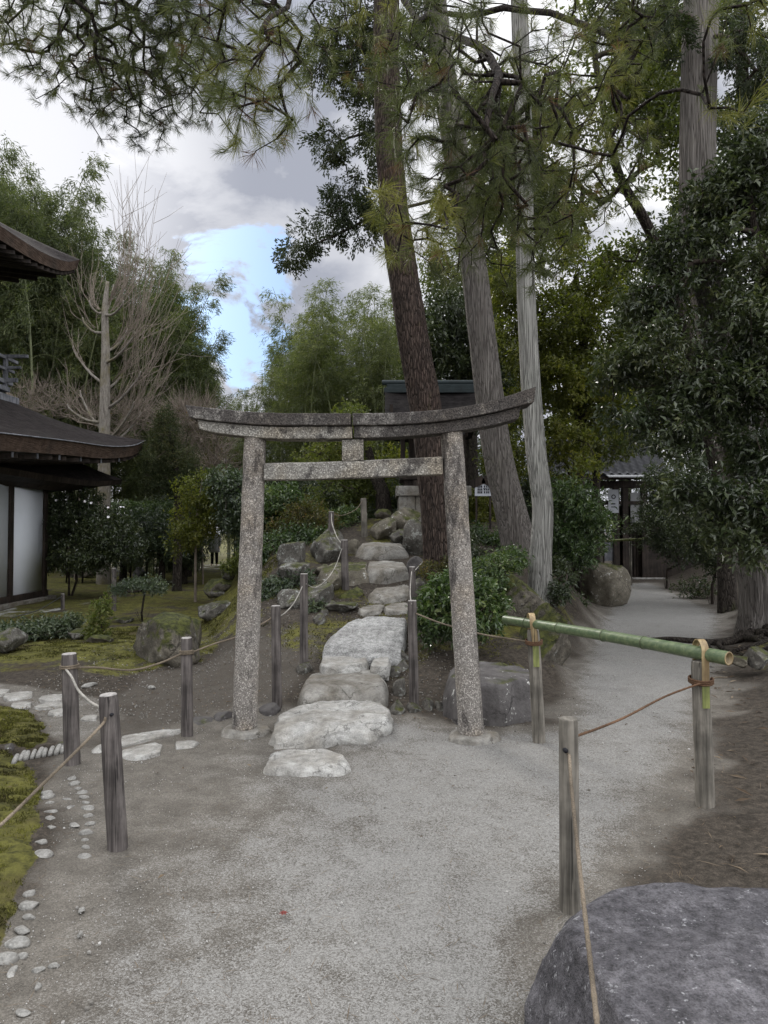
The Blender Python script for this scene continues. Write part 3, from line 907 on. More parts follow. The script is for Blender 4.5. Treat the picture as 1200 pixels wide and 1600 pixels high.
# ---------------------------------------------------------------- stone gate
def build_torii():
    dl, dr = 5.66, 5.52
    bl, br = at(381, 1150, dl), at(738, 1147, dr)
    bl[2] = br[2] = .02
    t = thing("stone_gate", "weathered granite torii gate standing astride the stepping stones", "gate", ((bl[0] + br[0]) / 2, (dl + dr) / 2, 0))
    for (b, top, rb, rt, mat, seed) in ((bl, at(399, 684, dl), .098, .086, M['granite'], 1), (br, at(705, 672, dr), .098, .084, M['granite'], 2)):
        P = np.linspace(b - [0, 0, .1], top + [0, 0, .03], 60)
        R = np.interp(np.linspace(0, 1, 60), [0, .06, 1], [rb * 1.02, rb, rt])[:, None] * np.ones(40)[None]
        a = np.linspace(0, 2 * np.pi, 40, endpoint=False)
        q = np.stack(np.broadcast_arrays(np.cos(a)[None] * 3, np.sin(a)[None] * 3, np.linspace(0, 25, 60)[:, None]), -1).reshape(-1, 3)
        R = R + (fbm(q, seed, 4, .6).reshape(60, 40) - .5) * .010
        g = tube(P, R, 40)
        pi = ob("pillar", g, mat, t, loc=b - wloc(t))
        c = b.copy(); c[2] = .005
        ft = slab_geo(c + np.array([[math.cos(k) * .20 * (1 + .12 * math.sin(3 * k + seed)), math.sin(k) * .165, .035] for k in np.linspace(0, 2 * np.pi, 20, endpoint=False)]), .09, seed + 30, .004, .01, .012)
        ob("base_stone", ft, M['step_stone'], t, loc=c - wloc(t))

    def dd(px): return dl + (dr - dl) * (px - 399) / (705 - 399)

    def sweep(name, top, bot, thick, mat, cut0=0, cut1=0, seed=0):
        n = 46
        xs = np.linspace(top[0][0], top[-1][0], n); xb = np.linspace(bot[0][0], bot[-1][0], n)
        yt = spline(top, 400); yb = spline(bot, 400)
        zt = np.interp(xs, yt[:, 0], yt[:, 1]); zb = np.interp(xb, yb[:, 0], yb[:, 1])
        rings = []
        for i in range(n):
            T = at(xs[i], zt[i], dd(xs[i])); B = at(xb[i], zb[i], dd(xb[i]))
            h = []
            for (w, e) in ((0, 0), (.33, 0), (.66, 0), (1, 0)): h.append(T + (B - T) * w + [0, -thick / 2, 0])
            for w in (0.0, .5, 1.0): h.append(B + [0, -thick / 2 + thick * w, 0] if 0 < w < 1 else None)
            for w in (1, .66, .33, 0): h.append(T + (B - T) * w + [0, thick / 2, 0])
            h.append(T + [0, 0, .012])
            h = [q for q in h if q is not None]
            rings.append(h)
        V = np.array(rings); m = V.shape[1]
        V = V.reshape(-1, 3)
        c = V.reshape(n, m, 3).mean(1, keepdims=True)
        dv = V.reshape(n, m, 3) - c
        V = c + dv * (1 + (fbm(V * 7, seed, 4, .6).reshape(n, m, 1) - .5) * .10)
        V = V.reshape(-1, 3)
        i = np.arange(n - 1)[:, None] * m; j = np.arange(m)[None]; j2 = (j + 1) % m
        fl = [np.stack([i + j, i + j2, i + m + j2, i + m + j], -1).reshape(-1, 4), np.arange(m)[None, ::-1], (np.arange(m) + (n - 1) * m)[None]]
        mid = V.mean(0)
        o = ob(name, (V, fl), mat, t, loc=mid - wloc(t), bevel=.006, auto=42)
        return o
    sweep("top_lintel", [(296, 637), (345, 643), (420, 649), (490, 650), (549, 650)], [(303, 656), (345, 662), (420, 668), (490, 668), (549, 668)], .27, M['granite_dark'], seed=3)
    sweep("top_lintel", [(552, 650), (620, 649), (690, 644), (760, 632), (832, 609)], [(552, 668), (620, 667), (690, 661.5), (760, 650), (829, 633)], .27, M['granite_dark'], seed=4)
    sweep("lower_lintel", [(313, 658.5), (345, 663), (420, 669), (490, 669), (551, 669)], [(316, 673), (345, 679), (420, 687), (490, 688), (551, 687)], .19, M['granite_beam'], seed=5)
    sweep("lower_lintel", [(554, 669), (620, 668), (690, 662.5), (760, 651), (810, 638.5)], [(554, 687), (620, 685), (690, 679), (760, 668.5), (807, 657)], .19, M['granite_dark'], seed=6)
    sweep("tie_beam", [(414, 726), (500, 724), (600, 720), (691, 716)], [(414, 751), (500, 749.5), (600, 746), (691, 742)], .13, M['granite_beam'], seed=7)
    sweep("centre_strut", [(535, 689), (568, 687)], [(535, 722), (568, 720.5)], .12, M['granite_beam'], seed=8)


build_torii()


# ---------------------------------------------------------------- stones
def stone_slab(name, label, px, z, thick, mat, seed, k=0.0, y0=0.0, cat="stone", group=None, **kw):
    O = np.array([at_plane(a, b, z, k, y0) for a, b in px])
    c = O.mean(0); c[2] -= thick
    o = ob(name, slab_geo(O, thick, seed, **kw), mat, loc=c)
    return tag(o, label, cat, group)


SG = "stones of the approach up to the shrine"
stone_slab("stepping_stone", "small pale stepping stone lowest and nearest on the sandy court", [(416, 1192), (424, 1177), (450, 1170), (505, 1169), (533, 1172), (546, 1190), (541, 1198), (480, 1200), (420, 1198)], .055, .08, M['flat_stone'], 1, group=SG, rough=.008, wob=.02)
stone_slab("stepping_stone", "broad rough pale stone step lying between the two gate pillars", [(427, 1134), (440, 1112), (480, 1098), (540, 1087), (588, 1088), (607, 1104), (604, 1122), (566, 1138), (528, 1136), (500, 1143), (470, 1141), (430, 1144)], .125, .13, M['flat_stone'], 2, group=SG, rough=.014, dome=.006, wob=.035, bulge=.03)
stone_slab("stone_step", "long rounded stone step just above the broad rough one", [(470, 1072), (485, 1053), (530, 1043), (580, 1043), (602, 1060), (601, 1074), (540, 1078), (475, 1080)], .215, .24, M['step_stone'], 3, group=SG, rough=.007, dome=.006, bulge=.035)
stone_slab("flagstone", "cracked white flagstone below the pebbled slab", [(501, 1036), (506, 1026), (550, 1022), (574, 1023), (572, 1036), (548, 1041), (507, 1042)], .285, .12, M['flat_stone'], 4, group=SG)
stone_slab("flagstone", "small square pale flagstone right of the cracked white one", [(579, 1041), (586, 1024), (608, 1023), (607, 1040)], .285, .12, M['flat_stone'], 5, group=SG)
M['pebble_slab'] = stone_mat('pebbled_slab', (.21, .208, .20), (.33, .33, .32), 3, speck=.4, bump=.7, fine=60, cracks=.1)
stone_slab("paving_slab", "large sloping pebbled slab in the middle of the stone steps", [(504, 1014), (512, 990), (532, 972), (558, 957), (600, 957), (634, 961), (632, 990), (624, 1017), (560, 1021), (508, 1020)], .335, .14, M['pebble_slab'], 6, .20, 7.4, group=SG, rough=.008)
stone_slab("flagstone", "thin grey flagstone above the pebbled slab, at its left", [(560, 951), (585, 942), (604, 941), (592, 954), (566, 957)], .577, .10, M['step_stone'], 7, .2, 9.0, group=SG)
stone_slab("flagstone", "thin grey flagstone above the pebbled slab, at its right", [(600, 947), (616, 941), (640, 941), (642, 952), (604, 955)], .577, .10, M['step_stone'], 8, .2, 9.0, group=SG)
stone_slab("stone_step", "smooth wedge shaped step between flagstones and the big block", [(571, 932), (583, 920), (612, 914), (642, 912), (644, 928), (620, 931), (596, 936)], .70, .18, M['step_stone'], 9, .24, 9.5, group=SG, bulge=.04)
stone_slab("stone_step", "big squared block step with a pale flat top", [(573, 889), (577, 876), (628, 876), (637, 887), (605, 889.5)], 1.047, .30, M['step_stone'], 10, .093, 10.4, group=SG, bulge=.04)
stone_slab("stone_step", "rounded dark block left of the squared block step", [(497, 890), (515, 878), (574, 876), (571, 890), (530, 892)], 1.031, .36, M['rock_brown'], 11, .158, 10.35, group=SG, bulge=.07, rough=.02)
stone_slab("stone_step", "rounded uppermost step below the rock pile", [(560, 852.5), (570, 847.2), (626, 847), (633, 852), (600, 853.5)], 1.353, .27, M['step_stone'], 12, .075, 11.5, group=SG, bulge=.09)


def rock(label, x0, x1, yt, yb, d, depth, mat, seed, name="rock", cat="rock", rotz=0.0, group=None, sub=4, sink=.12, **kw):
    """a boulder filling a photo box at distance d"""
    if d is None: d = float(G((x0 + x1) / 2, yb)[1]) + depth * .15
    a, b = at(x0, yb, d), at(x1, yb, d)
    zt = at(.5 * (x0 + x1), yt, d)[2]; zb = at(.5 * (x0 + x1), yb, d)[2]
    w = (b[0] - a[0]) / 2
    h = (zt - zb) * (1 + sink) / 2
    c = np.array([(a[0] + b[0]) / 2, d + depth * .3, zt - h])
    g = rock_geo(c, (w * 1.2, depth / 2 * 1.15, h * 1.14), seed, sub=sub, rotz=rotz, **kw)
    o = ob(name, g, M[mat], loc=(c[0], c[1], zb))
    return tag(o, label, cat, group)


# foreground boulder
c = np.array([1.22, 2.03, .04])
o = ob("boulder", rock_geo(c, (.84, .72, .54), 27, sub=6, cuts=5, rough=.05, flat=.60, cutmin=.84), M['rock_violet'], loc=(c[0], c[1], 0))
tag(o, "huge flat topped violet grey boulder speckled with white lichen", "boulder")

RG = "rocks flanking the stone steps"
rock("tall grey rock with white lichen right of the uppermost step", 628, 674, 808, 892, 11.8, .7, 'rock', 31, group=RG, cuts=7)
rock("squat brown rock in the pile, left of the widest one", 580, 624, 806, 848, 12.7, .6, 'rock_brown', 32, group=RG)
rock("widest brown rock on top of the pile below the shrine base", 604, 661, 794, 830, 13.2, .7, 'rock_brown', 33, group=RG)
rock("small dark rock peeping out behind the top of the pile", 588, 612, 795, 810, 13.8, .5, 'rock_moss', 34, group=RG)
rock("bluish grey rock wedged into the foot of the pile", 606, 642, 823, 850, 12.2, .5, 'rock', 35, group=RG)
rock("lumpy lichen covered rock left of the steps behind two posts", 479, 540, 826, 885, 11.4, .8, 'rock', 36, group=RG)
rock("low brown rock between the posts and the uppermost step", 538, 566, 845, 880, 11.9, .5, 'rock_brown', 37, group=RG)
rock("pointed leaning rock with a pale ridge in the left rockery", 434, 482, 840, 905, 11.0, .5, 'rock', 38, group=RG, rotz=.5, cuts=12)
rock("layered dark rock with pale ledges below the pointed one", 423, 484, 874, 915, 10.3, .7, 'rock', 39, group=RG, flat=.6)
rock("small round rock beside the dark block step", 489, 517, 880, 905, 10.6, .45, 'rock_brown', 40, group=RG)
rock("wide grey rock with a mossy shoulder right behind the tallest left post", 470, 528, 911, 962, 9.5, .6, 'rock', 41, group=RG)
rock("lichen rock half under the shrub left of the tallest left post", 428, 474, 912, 962, 9.4, .6, 'rock', 42, group=RG)
rock("short rock propping the pebbled slab's upper left edge", 507, 530, 893, 921, 9.9, .4, 'rock_brown', 43, group=RG)
rock("mossy rock filling the bank left of the wedge shaped step", 528, 574, 918, 944, 9.75, .5, 'rock_moss', 44, group=RG)
rock("long low grey rock left of the thin flagstones", 500, 556, 938, 960, 9.15, .45, 'rock', 45, group=RG, flat=.5)
rock("dark rock below the tall lichen rock, right of the big block step", 638, 668, 872, 905, 10.5, .5, 'rock_dark', 46, group=RG)
rock("grey rock between the two dark posts beside the wedge shaped step", 648, 676, 905, 935, 9.5, .45, 'rock', 47, group=RG)
rock("flat topped rock at the back of the left rockery beside the hindmost left post", 455, 492, 862, 884, 12.0, .5, 'rock', 48, group=RG, flat=.5)
LG = "rocks in the left moss garden"
rock("big dark mossy boulder behind the roped posts on the left", 204, 302, 968, 1052, 8.2, .8, 'rock_moss', 51, group=LG, sub=5, cuts=6)
rock("upright rock at the right shoulder of the big mossy boulder", 276, 314, 963, 1015, None, .5, 'rock_moss', 52, group=LG)
rock("pale topped long rock left of the gate pillar", 305, 362, 934, 968, None, .6, 'rock', 53, group=LG, flat=.5)
rock("low flat stone in front of the pale topped long rock", 311, 344, 957, 972, None, .4, 'rock', 54, group=LG, flat=.4)
rock("brown rock topped by a small leafy plant, left of the gate", 318, 372, 896, 934, None, .7, 'rock_moss', 55, group=LG)
rock("pale spiky stone on the brown rock by the gate", 344, 366, 882, 905, float(G(345, 934)[1]) + .25, .4, 'rock', 56, group=LG, cuts=12)
rock("thin pale slab stone edging the garden left of the gate", 318, 356, 918, 934, None, .5, 'rock', 57, group=LG, flat=.4)
rock("half buried grey rock left of the variegated plant", 96, 140, 980, 1000, None, .6, 'rock', 58, group=LG, flat=.5)
rock("grey rock at the left picture edge under the bush", -25, 22, 985, 1025, None, .6, 'rock', 59, group=LG)
rock("low stone under the variegated plant", 126, 172, 993, 1006, None, .4, 'rock_moss', 60, group=LG)
rock("small conical dark rock far across the moss", 206, 226, 887, 903, 24.0, .4, 'rock_dark', 61, group=LG)
rock("broad low mossy rock near the hall's far corner", 92, 146, 876, 903, 24.2, .9, 'rock_moss', 62, group=LG)
rock("flat grey stone half sunk beside the small spreading shrub", 176, 206, 964, 975, None, .5, 'rock', 63, group=LG, flat=.35)
PG = "rocks beside the right hand path"
stone_slab("rock", "dark flat topped block half hidden by the right gate pillar", [(699, 1058), (703, 1042), (738, 1031), (800, 1033), (831, 1045), (830, 1060), (785, 1066), (720, 1066)], .345, .42, M['rock_dark'], 71, cat="rock", group=PG, bulge=.05, rough=.012, wob=.03)
rock("tall mossy rock at the foot of the pale leaning trunk", 772, 850, 886, 975, 8.7, .7, 'rock_moss', 72, group=PG, sub=5)
rock("broken mossy rock behind the left bamboo rail post", 822, 908, 955, 1052, 7.9, .8, 'rock_moss', 73, group=PG, sub=5, cuts=10)
rock("brown squarish boulder standing where the path narrows", 917, 985, 874, 948, 15.2, .9, 'rock_brown', 74, group=PG, cuts=10, flat=.70, cutmin=.60)
rock("low pale stone by the path edge behind the bamboo rail", 874, 915, 971, 990, 11.2, .5, 'rock', 75, group=PG)
rock("small grey stone among the roots at the right picture edge", 1176, 1212, 1014, 1046, 7.6, .35, 'rock', 76, group=PG)
rock("small flat brown stone among the roots, beside the grey one", 1142, 1180, 1024, 1042, 7.7, .3, 'rock_brown', 77, group=PG)
EG = "small stones edging the foot of the mound"
for i, (x0, x1, y0, y1, lab) in enumerate([(606, 634, 1098, 1119, "pale edging stone touching the broad rough step"), (634, 661, 1098, 1118, "pale blocky edging stone below the right rope post"), (660, 680, 1096, 1114, "round grey edging stone right of the rope post"),
                                        (678, 700, 1097, 1114, "grey edging stone next to the dark flat topped block"), (611, 634, 1058, 1090, "upright pale stone beside the long rounded step"), (604, 630, 1044, 1061, "flat grey stone beside the end of the long rounded step"),
                                        (613, 640, 1019, 1038, "grey stone below the right corner of the pebbled slab"), (618, 640, 1033, 1052, "tan stone between the rope post and the square flagstone"), (464, 488, 1033, 1056, "grey angular stone left of the long rounded step"),
                                        (400, 440, 1102, 1122, "dark slaty stone between the left gate pillar and the broad step"), (330, 364, 1113, 1130, "dark slaty stone left of the left gate pillar"), (300, 332, 1120, 1134, "thin dark stone right of the third rope post"),
                                        (488, 508, 960, 978, "mossy edging stone beside the pebbled slab, lowest of its row"), (500, 516, 950, 966, "mossy edging stone beside the pebbled slab, middle of its row"), (510, 530, 940, 956, "mossy edging stone beside the pebbled slab, highest of its row")]):
    g = G((x0 + x1) / 2, y1)
    rock(lab, x0, x1, y0, y1, g[1] + .08, .22, 'rock' if i < 9 or i > 11 else 'rock_dark', 80 + i, name="edging_stone", cat="stone", group=EG, sub=3, sink=.4)
# flat slabs and chips at the left
FG = "flat slabs set into the ground on the left"
for i, (px, lab) in enumerate([
        ([(130, 1178), (132, 1170), (200, 1150), (283, 1134), (287, 1141), (210, 1160)], "long narrow kerb slab running behind the front left posts"),
        ([(186, 1182), (192, 1168), (240, 1158), (256, 1158), (250, 1176), (215, 1183)], "broad pale slab in front of the long kerb slab"),
        ([(190, 1150), (196, 1148), (215, 1145), (220, 1149), (196, 1158)], "short pale slab behind the long kerb slab"),
        ([(275, 1168), (276, 1157), (298, 1156), (314, 1156), (300, 1165)], "small ragged pale slab right of the broad one"),
        ([(4, 1087), (12, 1081), (52, 1080), (50, 1087), (14, 1092)], "pale flagstone with a dark hole on the side path"),
        ([(16, 1101), (24, 1095), (50, 1095), (48, 1101), (24, 1104)], "blunt flagstone nearer than the one with a hole"),
        ([(52, 1102), (60, 1099), (100, 1095), (98, 1101), (60, 1105)], "long flagstone beside the blunt one on the side path"),
        ([(60, 1091), (66, 1086), (98, 1083), (98, 1091), (70, 1094)], "small flagstone left of the tied front post"),
        ([(76, 1112), (84, 1107), (102, 1104), (103, 1112), (86, 1115)], "brownish flagstone at the foot of the tied front post"),
        ([(124, 1122), (130, 1117), (152, 1116), (150, 1122), (132, 1124)], "pale flagstone seen between the two front posts"),
        ([(-30, 1082), (-10, 1076), (18, 1075), (10, 1082), (-20, 1085)], "flagstone cut by the left picture edge")]):
    z = HZ(*G(*np.mean(px, 0))[:2]) + .022
    stone_slab("flagstone", lab, px, z, .06, M['flat_stone'], 120 + i, group=FG, rough=.005, bulge=.004, wob=.012, cat="flagstone")
# cobbles in curved rows
row1 = [(112, 1218), (116, 1226), (121, 1233), (127, 1240), (130, 1247), (133, 1255), (136, 1264), (137, 1276), (140, 1289), (134, 1303), (131, 1315), (132, 1327), (131, 1341)]
row2 = [(72, 1240), (73, 1246), (77, 1256), (78, 1271), (79, 1281), (79, 1295), (65, 1338), (63, 1318), (46, 1399), (45, 1417), (43, 1436), (34, 1456), (25, 1477), (30, 1497), (4, 1504)]
ordn = ["first", "second", "third", "fourth", "fifth", "sixth", "seventh", "eighth", "ninth", "tenth", "eleventh", "twelfth", "thirteenth", "fourteenth", "fifteenth"]
for row, grp, where, sd in ((row1, "white cobbles in the row by the cracked post", "white cobble in the curved row beside the cracked post, %s from its far end", 200),
                            (row2, "grey cobbles along the moss bed", "grey cobble edging the moss bed, %s from the drain", 240)):
    for i, (px, py) in enumerate(row):
        g = G(px, py); g[2] = HZ(g[0], g[1])
        s = (.026 if row is row1 else .030) * (1.0 + .25 * math.sin(i * 2.3)) * (1.2 if (row is row2 and i in (14, 12, 6)) else 1)
        c = g + [0, .01, s * .02]
        o = ob("cobble", rock_geo(c, (s * 1.25, s * .8, s * .62), sd + i, sub=3, cuts=6, rough=.06, rotz=.3 * math.sin(i)), M['cobble'], loc=g)
        tag(o, where % ordn[i], "cobble", grp)
for i, (px, py, w, h, lab) in enumerate([(104, 1250, .032, .008, "flat white chip in the gully between the cobble rows"), (110, 1262, .038, .008, "long white chip in the gully, nearer than the flat one"), (117, 1291, .042, .014, "larger white chip in the gully, nearest of three"),
                                         (128, 1424, .026, .012, "white stone chip alone on the sand below the cracked post"), (125, 1461, .026, .012, "slender white chip pointing up the court"), (86, 1511, .026, .012, "slender white chip nearer the bottom edge"),
                                         (60, 1542, .022, .012, "blunt white chip lowest but one on the left"), (36, 1584, .03, .01, "tiny white chip at the bottom left corner"), (140, 1072, .09, .03, "white splinter of stone below the mossy boulder"),
                                         (238, 1075, .08, .03, "tan splinter of stone behind the third rope post"), (60, 1518, .026, .012, "grey half sunk chip by the last big cobble"), (20, 1520, .035, .012, "dark flat pebble below the last big cobble")]):
    g = G(px, py); g[2] = HZ(g[0], g[1])
    o = ob("stone_chip", rock_geo(g + [0, 0, .004], (w, w * .5, h), 300 + i, sub=3, cuts=9, rough=.08, rotz=i * 1.3), M['cobble'], loc=g)
    tag(o, lab, "stone chip", "white chips scattered on the left")
# drain edge of half-round tiles, with stones behind it
for i in range(9):
    px = 26 + i * 9.4; py = 1192 - 1.7 * i + (3 if i < 1 else 0)
    g = G(px, py); z = HZ(g[0], g[1]) + .015
    a = np.array([g[0] - .012, g[1] - .02, z]); b = np.array([g[0] - .055, g[1] + .115, z + .012])
    o = ob("edging_tile", tube(np.linspace(a, b + [0, .02 * math.sin(i * 2.1), 0], 6), np.array([.0145, .0175, .0175, .0175, .0175, .016]) * (1 + .12 * math.sin(i * 3.7)), 10), M['cobble'], loc=a)
    tag(o, "pale rounded drain tile beside the moss, %s counted from the left" % ordn[i], "tile", "rounded tiles lining the small drain")
for i, (x0, x1, y0, y1, lab) in enumerate([(56, 78, 1167, 1178, "grey stone behind the drain tiles, left of the roundest"), (78, 102, 1161, 1175, "round grey stone behind the drain tiles"), (2, 20, 1162, 1172, "dark lump of stone at the drain's left end"), (100, 110, 1166, 1180, "small stone between the drain and the tied post")]):
    g = G((x0 + x1) / 2, y1)
    rock(lab, x0, x1, y0, y1, g[1] + .05, .12, 'rock' if i != 2 else 'rock_dark', 320 + i, name="edging_stone", cat="stone", group="stones around the small drain", sub=3, sink=.4)


# ---------------------------------------------------------------- posts and ropes
def post_geo(b, t, rb, rt, seed, square=0.0, m=28, crack=True):
    n = 26
    P = np.linspace(b, t, n)
    a = np.linspace(0, 2 * np.pi, m, endpoint=False)
    R = np.interp(np.linspace(0, 1, n), [0, 1], [rb, rt])[:, None] * np.ones(m)[None]
    if square:
        R = R * (1 + square * (np.maximum(np.abs(np.cos(a)), np.abs(np.sin(a))) * -1 + 1)[None] * 1.1)
    q = np.stack(np.broadcast_arrays(np.cos(a)[None] * 4, np.sin(a)[None] * 4, np.linspace(0, 2.5, n)[:, None]), -1).reshape(-1, 3)
    R = R * (1 + (fbm(q, seed, 4, .6).reshape(n, m) - .5) * .16)
    if crack:
        ci = int(seed * 7) % m; R[:, ci] *= .86; ci = int(seed * 3 + 9) % m; R[4:, ci] *= .93
    R[-1] *= .93
    return tube(P, R, m)


def post(label, px, pyt, pyb, d, wpx, seed, mat='post', lean=0.0, group="rope fence posts", square=0.0, sink=.15, name="fence_post", zb=None, straight=True):
    b = at(px, pyb, d)
    t = at(px + lean, pyt, d)
    r = wpx / F * d / 2
    th = thing(name, label, "post", b, group)
    P0 = b - (t - b) / np.linalg.norm(t - b) * sink
    ob("post_shaft", post_geo(P0, t, r, r * .95, seed, square), M[mat], th, auto=50)
    ax = (t - b) / np.linalg.norm(t - b)
    cap = np.linspace(t - ax * .002, t + ax * .006, 3)
    ob("end_grain", tube(cap, [r * .88, r * .88, r * .80], 24), M['endgrain'] if mat == 'post' else M['post_grey'], th, auto=50)
    return th, b, t, r


posts = {}
posts['lean'] = post("dark squared post with a long vertical crack, nearest on the left", 184, 1086, 1320, 3.62, 29, 11, lean=-15, square=.35)
posts['tied'] = post("thick brown post tied with rope beside the drain tiles", 113, 1022, 1190, 4.93, 24, 12, lean=-5)
posts['third'] = post("slim brown post with a rope knot left of the left gate pillar", 292.5, 997, 1147, 5.6, 18, 13, lean=-1)
posts['fourth'] = post("dark round post just right of the left gate pillar", 433, 947, 1106, 6.35, 15.5, 14, lean=-2)
posts['fifth'] = post("tall dark post above and right of the one by the pillar", 475, 897, 1020, 7.35, 13, 15, lean=0)
posts['sixth'] = post("dark post standing before the dark block step", 540, 844, 946, 10.1, 12, 16, lean=-2)
posts['seventh'] = post("post rising behind the lumpy lichen covered rock", 517.5, 800, 876, 11.7, 9, 17, mat='post', lean=0)
posts['eighth'] = post("greyish post with a pale cap left of the rock pile", 570, 779, 850, 13.0, 10, 18, mat='post_grey', lean=-2)
posts['r1'] = post("dark post at the right edge of the pebbled slab", 647, 939, 1099, 6.35, 15, 19, lean=-3)
posts['r2'] = post("shorter looking dark post right behind the one by the pebbled slab", 644, 886, 985, 8.4, 11, 20)
posts['r3'] = post("thin post between the tall lichen rock and the pine trunk", 674, 797, 890, 11.9, 9, 22)
posts['near'] = post("grey post with a rope threaded through its hole by the violet boulder", 890, 1124, 1419, 3.03, 31, 23, mat='post_grey', lean=-2, group="grey posts along the right side")
# dark hole in the near post and the cracked post
for key, px, py, r in (('near', 884, 1173, .010), ('lean', 174, 1117, .008)):
    th, b, t, rr = posts[key]
    d = b[1] - rr * 1.0
    p = at(px, py, d)
    ob("rope_hole", tube([p + [0, -.004, 0], p + [0, .02, 0]], [r, r], 12), M['ink'], th)


def rope(label, pts, r=.007, mat='rope', sag=0.0, group="ropes strung between the posts", wraps=(), name="rope"):
    pts = [np.array(p, float) for p in pts]
    if len(pts) == 2:
        a, b = pts; pts = [a + (b - a) * t - np.array([0, 0, sag * 4 * t * (1 - t)]) for t in np.linspace(0, 1, 16)]
    P = spline(pts, 80)
    geos = [tube(P, r * (1 + .10 * np.sin(np.arange(80) * 2.2)), 8)]
    for (c, rr, h, turns, ax) in wraps:
        t = np.linspace(0, turns * 2 * np.pi, int(24 * turns))
        W = np.stack([c[0] + rr * np.cos(t), c[1] + rr * np.sin(t), c[2] + h * (t / t[-1] - .5)], 1) + np.array(ax)[None] * ((t / t[-1]) - .5)[:, None]
        geos.append(tube(W, r, 7))
    o = ob(name, join(geos), M[mat], loc=P[0])
    return tag(o, label, "rope", group)


def pp(key, py, side=0.0, front=1.0):
    """point on the surface of a post at photo height py"""
    th, b, t, r = posts[key]
    px_b = 0
    z = at(600, py, b[1])[2]
    f = (z - b[2]) / (t[2] - b[2])
    p = b + (t - b) * f
    return p + np.array([side * r, -front * r, 0])


def pc(key, py): return pp(key, py, 0, 0)


def wr(key, py, h=.03, turns=2.0, ex=.004):
    return (pc(key, py), posts[key][3] + ex, h, turns, (0, 0, 0))


rope("rope dropping from the cracked post out past the left picture edge", [pp('lean', 1117), pp('lean', 1127, -.3, 1.4), at(120, 1173, 3.36), at(60, 1232, 3.16), at(0, 1290, 2.98), at(-60, 1340, 2.83), at(-200, 1420, 2.5)], .0075, 'rope')
rope("pale rope looping from the tied post to the cracked post", [pp('tied', 1044, 0, 1), at(112, 1058, 4.75), at(122, 1078, 4.45), at(140, 1096, 4.05), pp('lean', 1110, -.9, -.6)], .008, 'rope_pale')
rope("rope sagging from the tied post to the slim knotted post", [pp('tied', 1042, .6, .8), at(150, 1043, 5.05), at(205, 1047, 5.25), at(250, 1036, 5.42), pp('third', 1020, -.6, .8)], .008, 'rope', wraps=[wr('tied', 1041, .03, 2.5), wr('third', 1019, .03, 3)])
rope("rope from the slim knotted post running behind the left gate pillar", [pp('third', 1020, .6, .8), at(335, 1006, 5.85), at(370, 995, 6.05), at(405, 977, 6.2), pp('fourth', 965, -.7, -.6)], .007, 'rope')
rope("rope from the dark round post curving up to the taller dark post", [pp('fourth', 964, .6, -.8), at(446, 957, 6.6), at(458, 944, 6.9), at(467, 928, 7.15), pp('fifth', 916, -.3, 1)], .0055, 'rope_pale')
rope("rope hanging in front of the rocks up to the post by the block step", [pp('fifth', 912, .6, .8), at(492, 918, 8.1), at(508, 908, 8.9), at(523, 887, 9.6), pp('sixth', 857, -.6, .9)], .0055, 'rope_pale')
rope("short pale rope rising to the post behind the lichen rock", [pp('sixth', 853, -.2, -.9), at(527, 840, 10.9), at(519, 818, 11.4), pp('seventh', 803, .2, 1.1)], .008, 'rope_pale')
rope("thin rope from behind the lichen rock to the pale capped post", [pp('seventh', 804, .6, .6), at(536, 805, 12.3), at(556, 796, 12.7), pp('eighth', 784, -.5, .9)], .006, 'rope')
rope("short rope dropping between the two dark posts by the pebbled slab", [pp('r2', 893, -.2, 1.1), at(641.5, 912, 7.6), at(641, 930, 6.9), pp('r1', 943, -.2, 1.2)], .0055, 'rope_pale')
rope("rope from the hindmost dark post up toward the pine trunk", [pp('r2', 892, .6, .8), at(655, 884, 9.6), at(668, 870, 10.8), at(679, 858, 11.5), at(682, 846, 11.8), pp('r3', 812, .5, 1)], .0055, 'rope_pale')
rope("rope running behind the right gate pillar to the bamboo rail post", [pp('r1', 958, .7, .7), at(690, 974, 6.15), at(748, 990, 5.85), at(795, 998, 5.65), at(835, 1004, 5.42)], .007, 'rope')


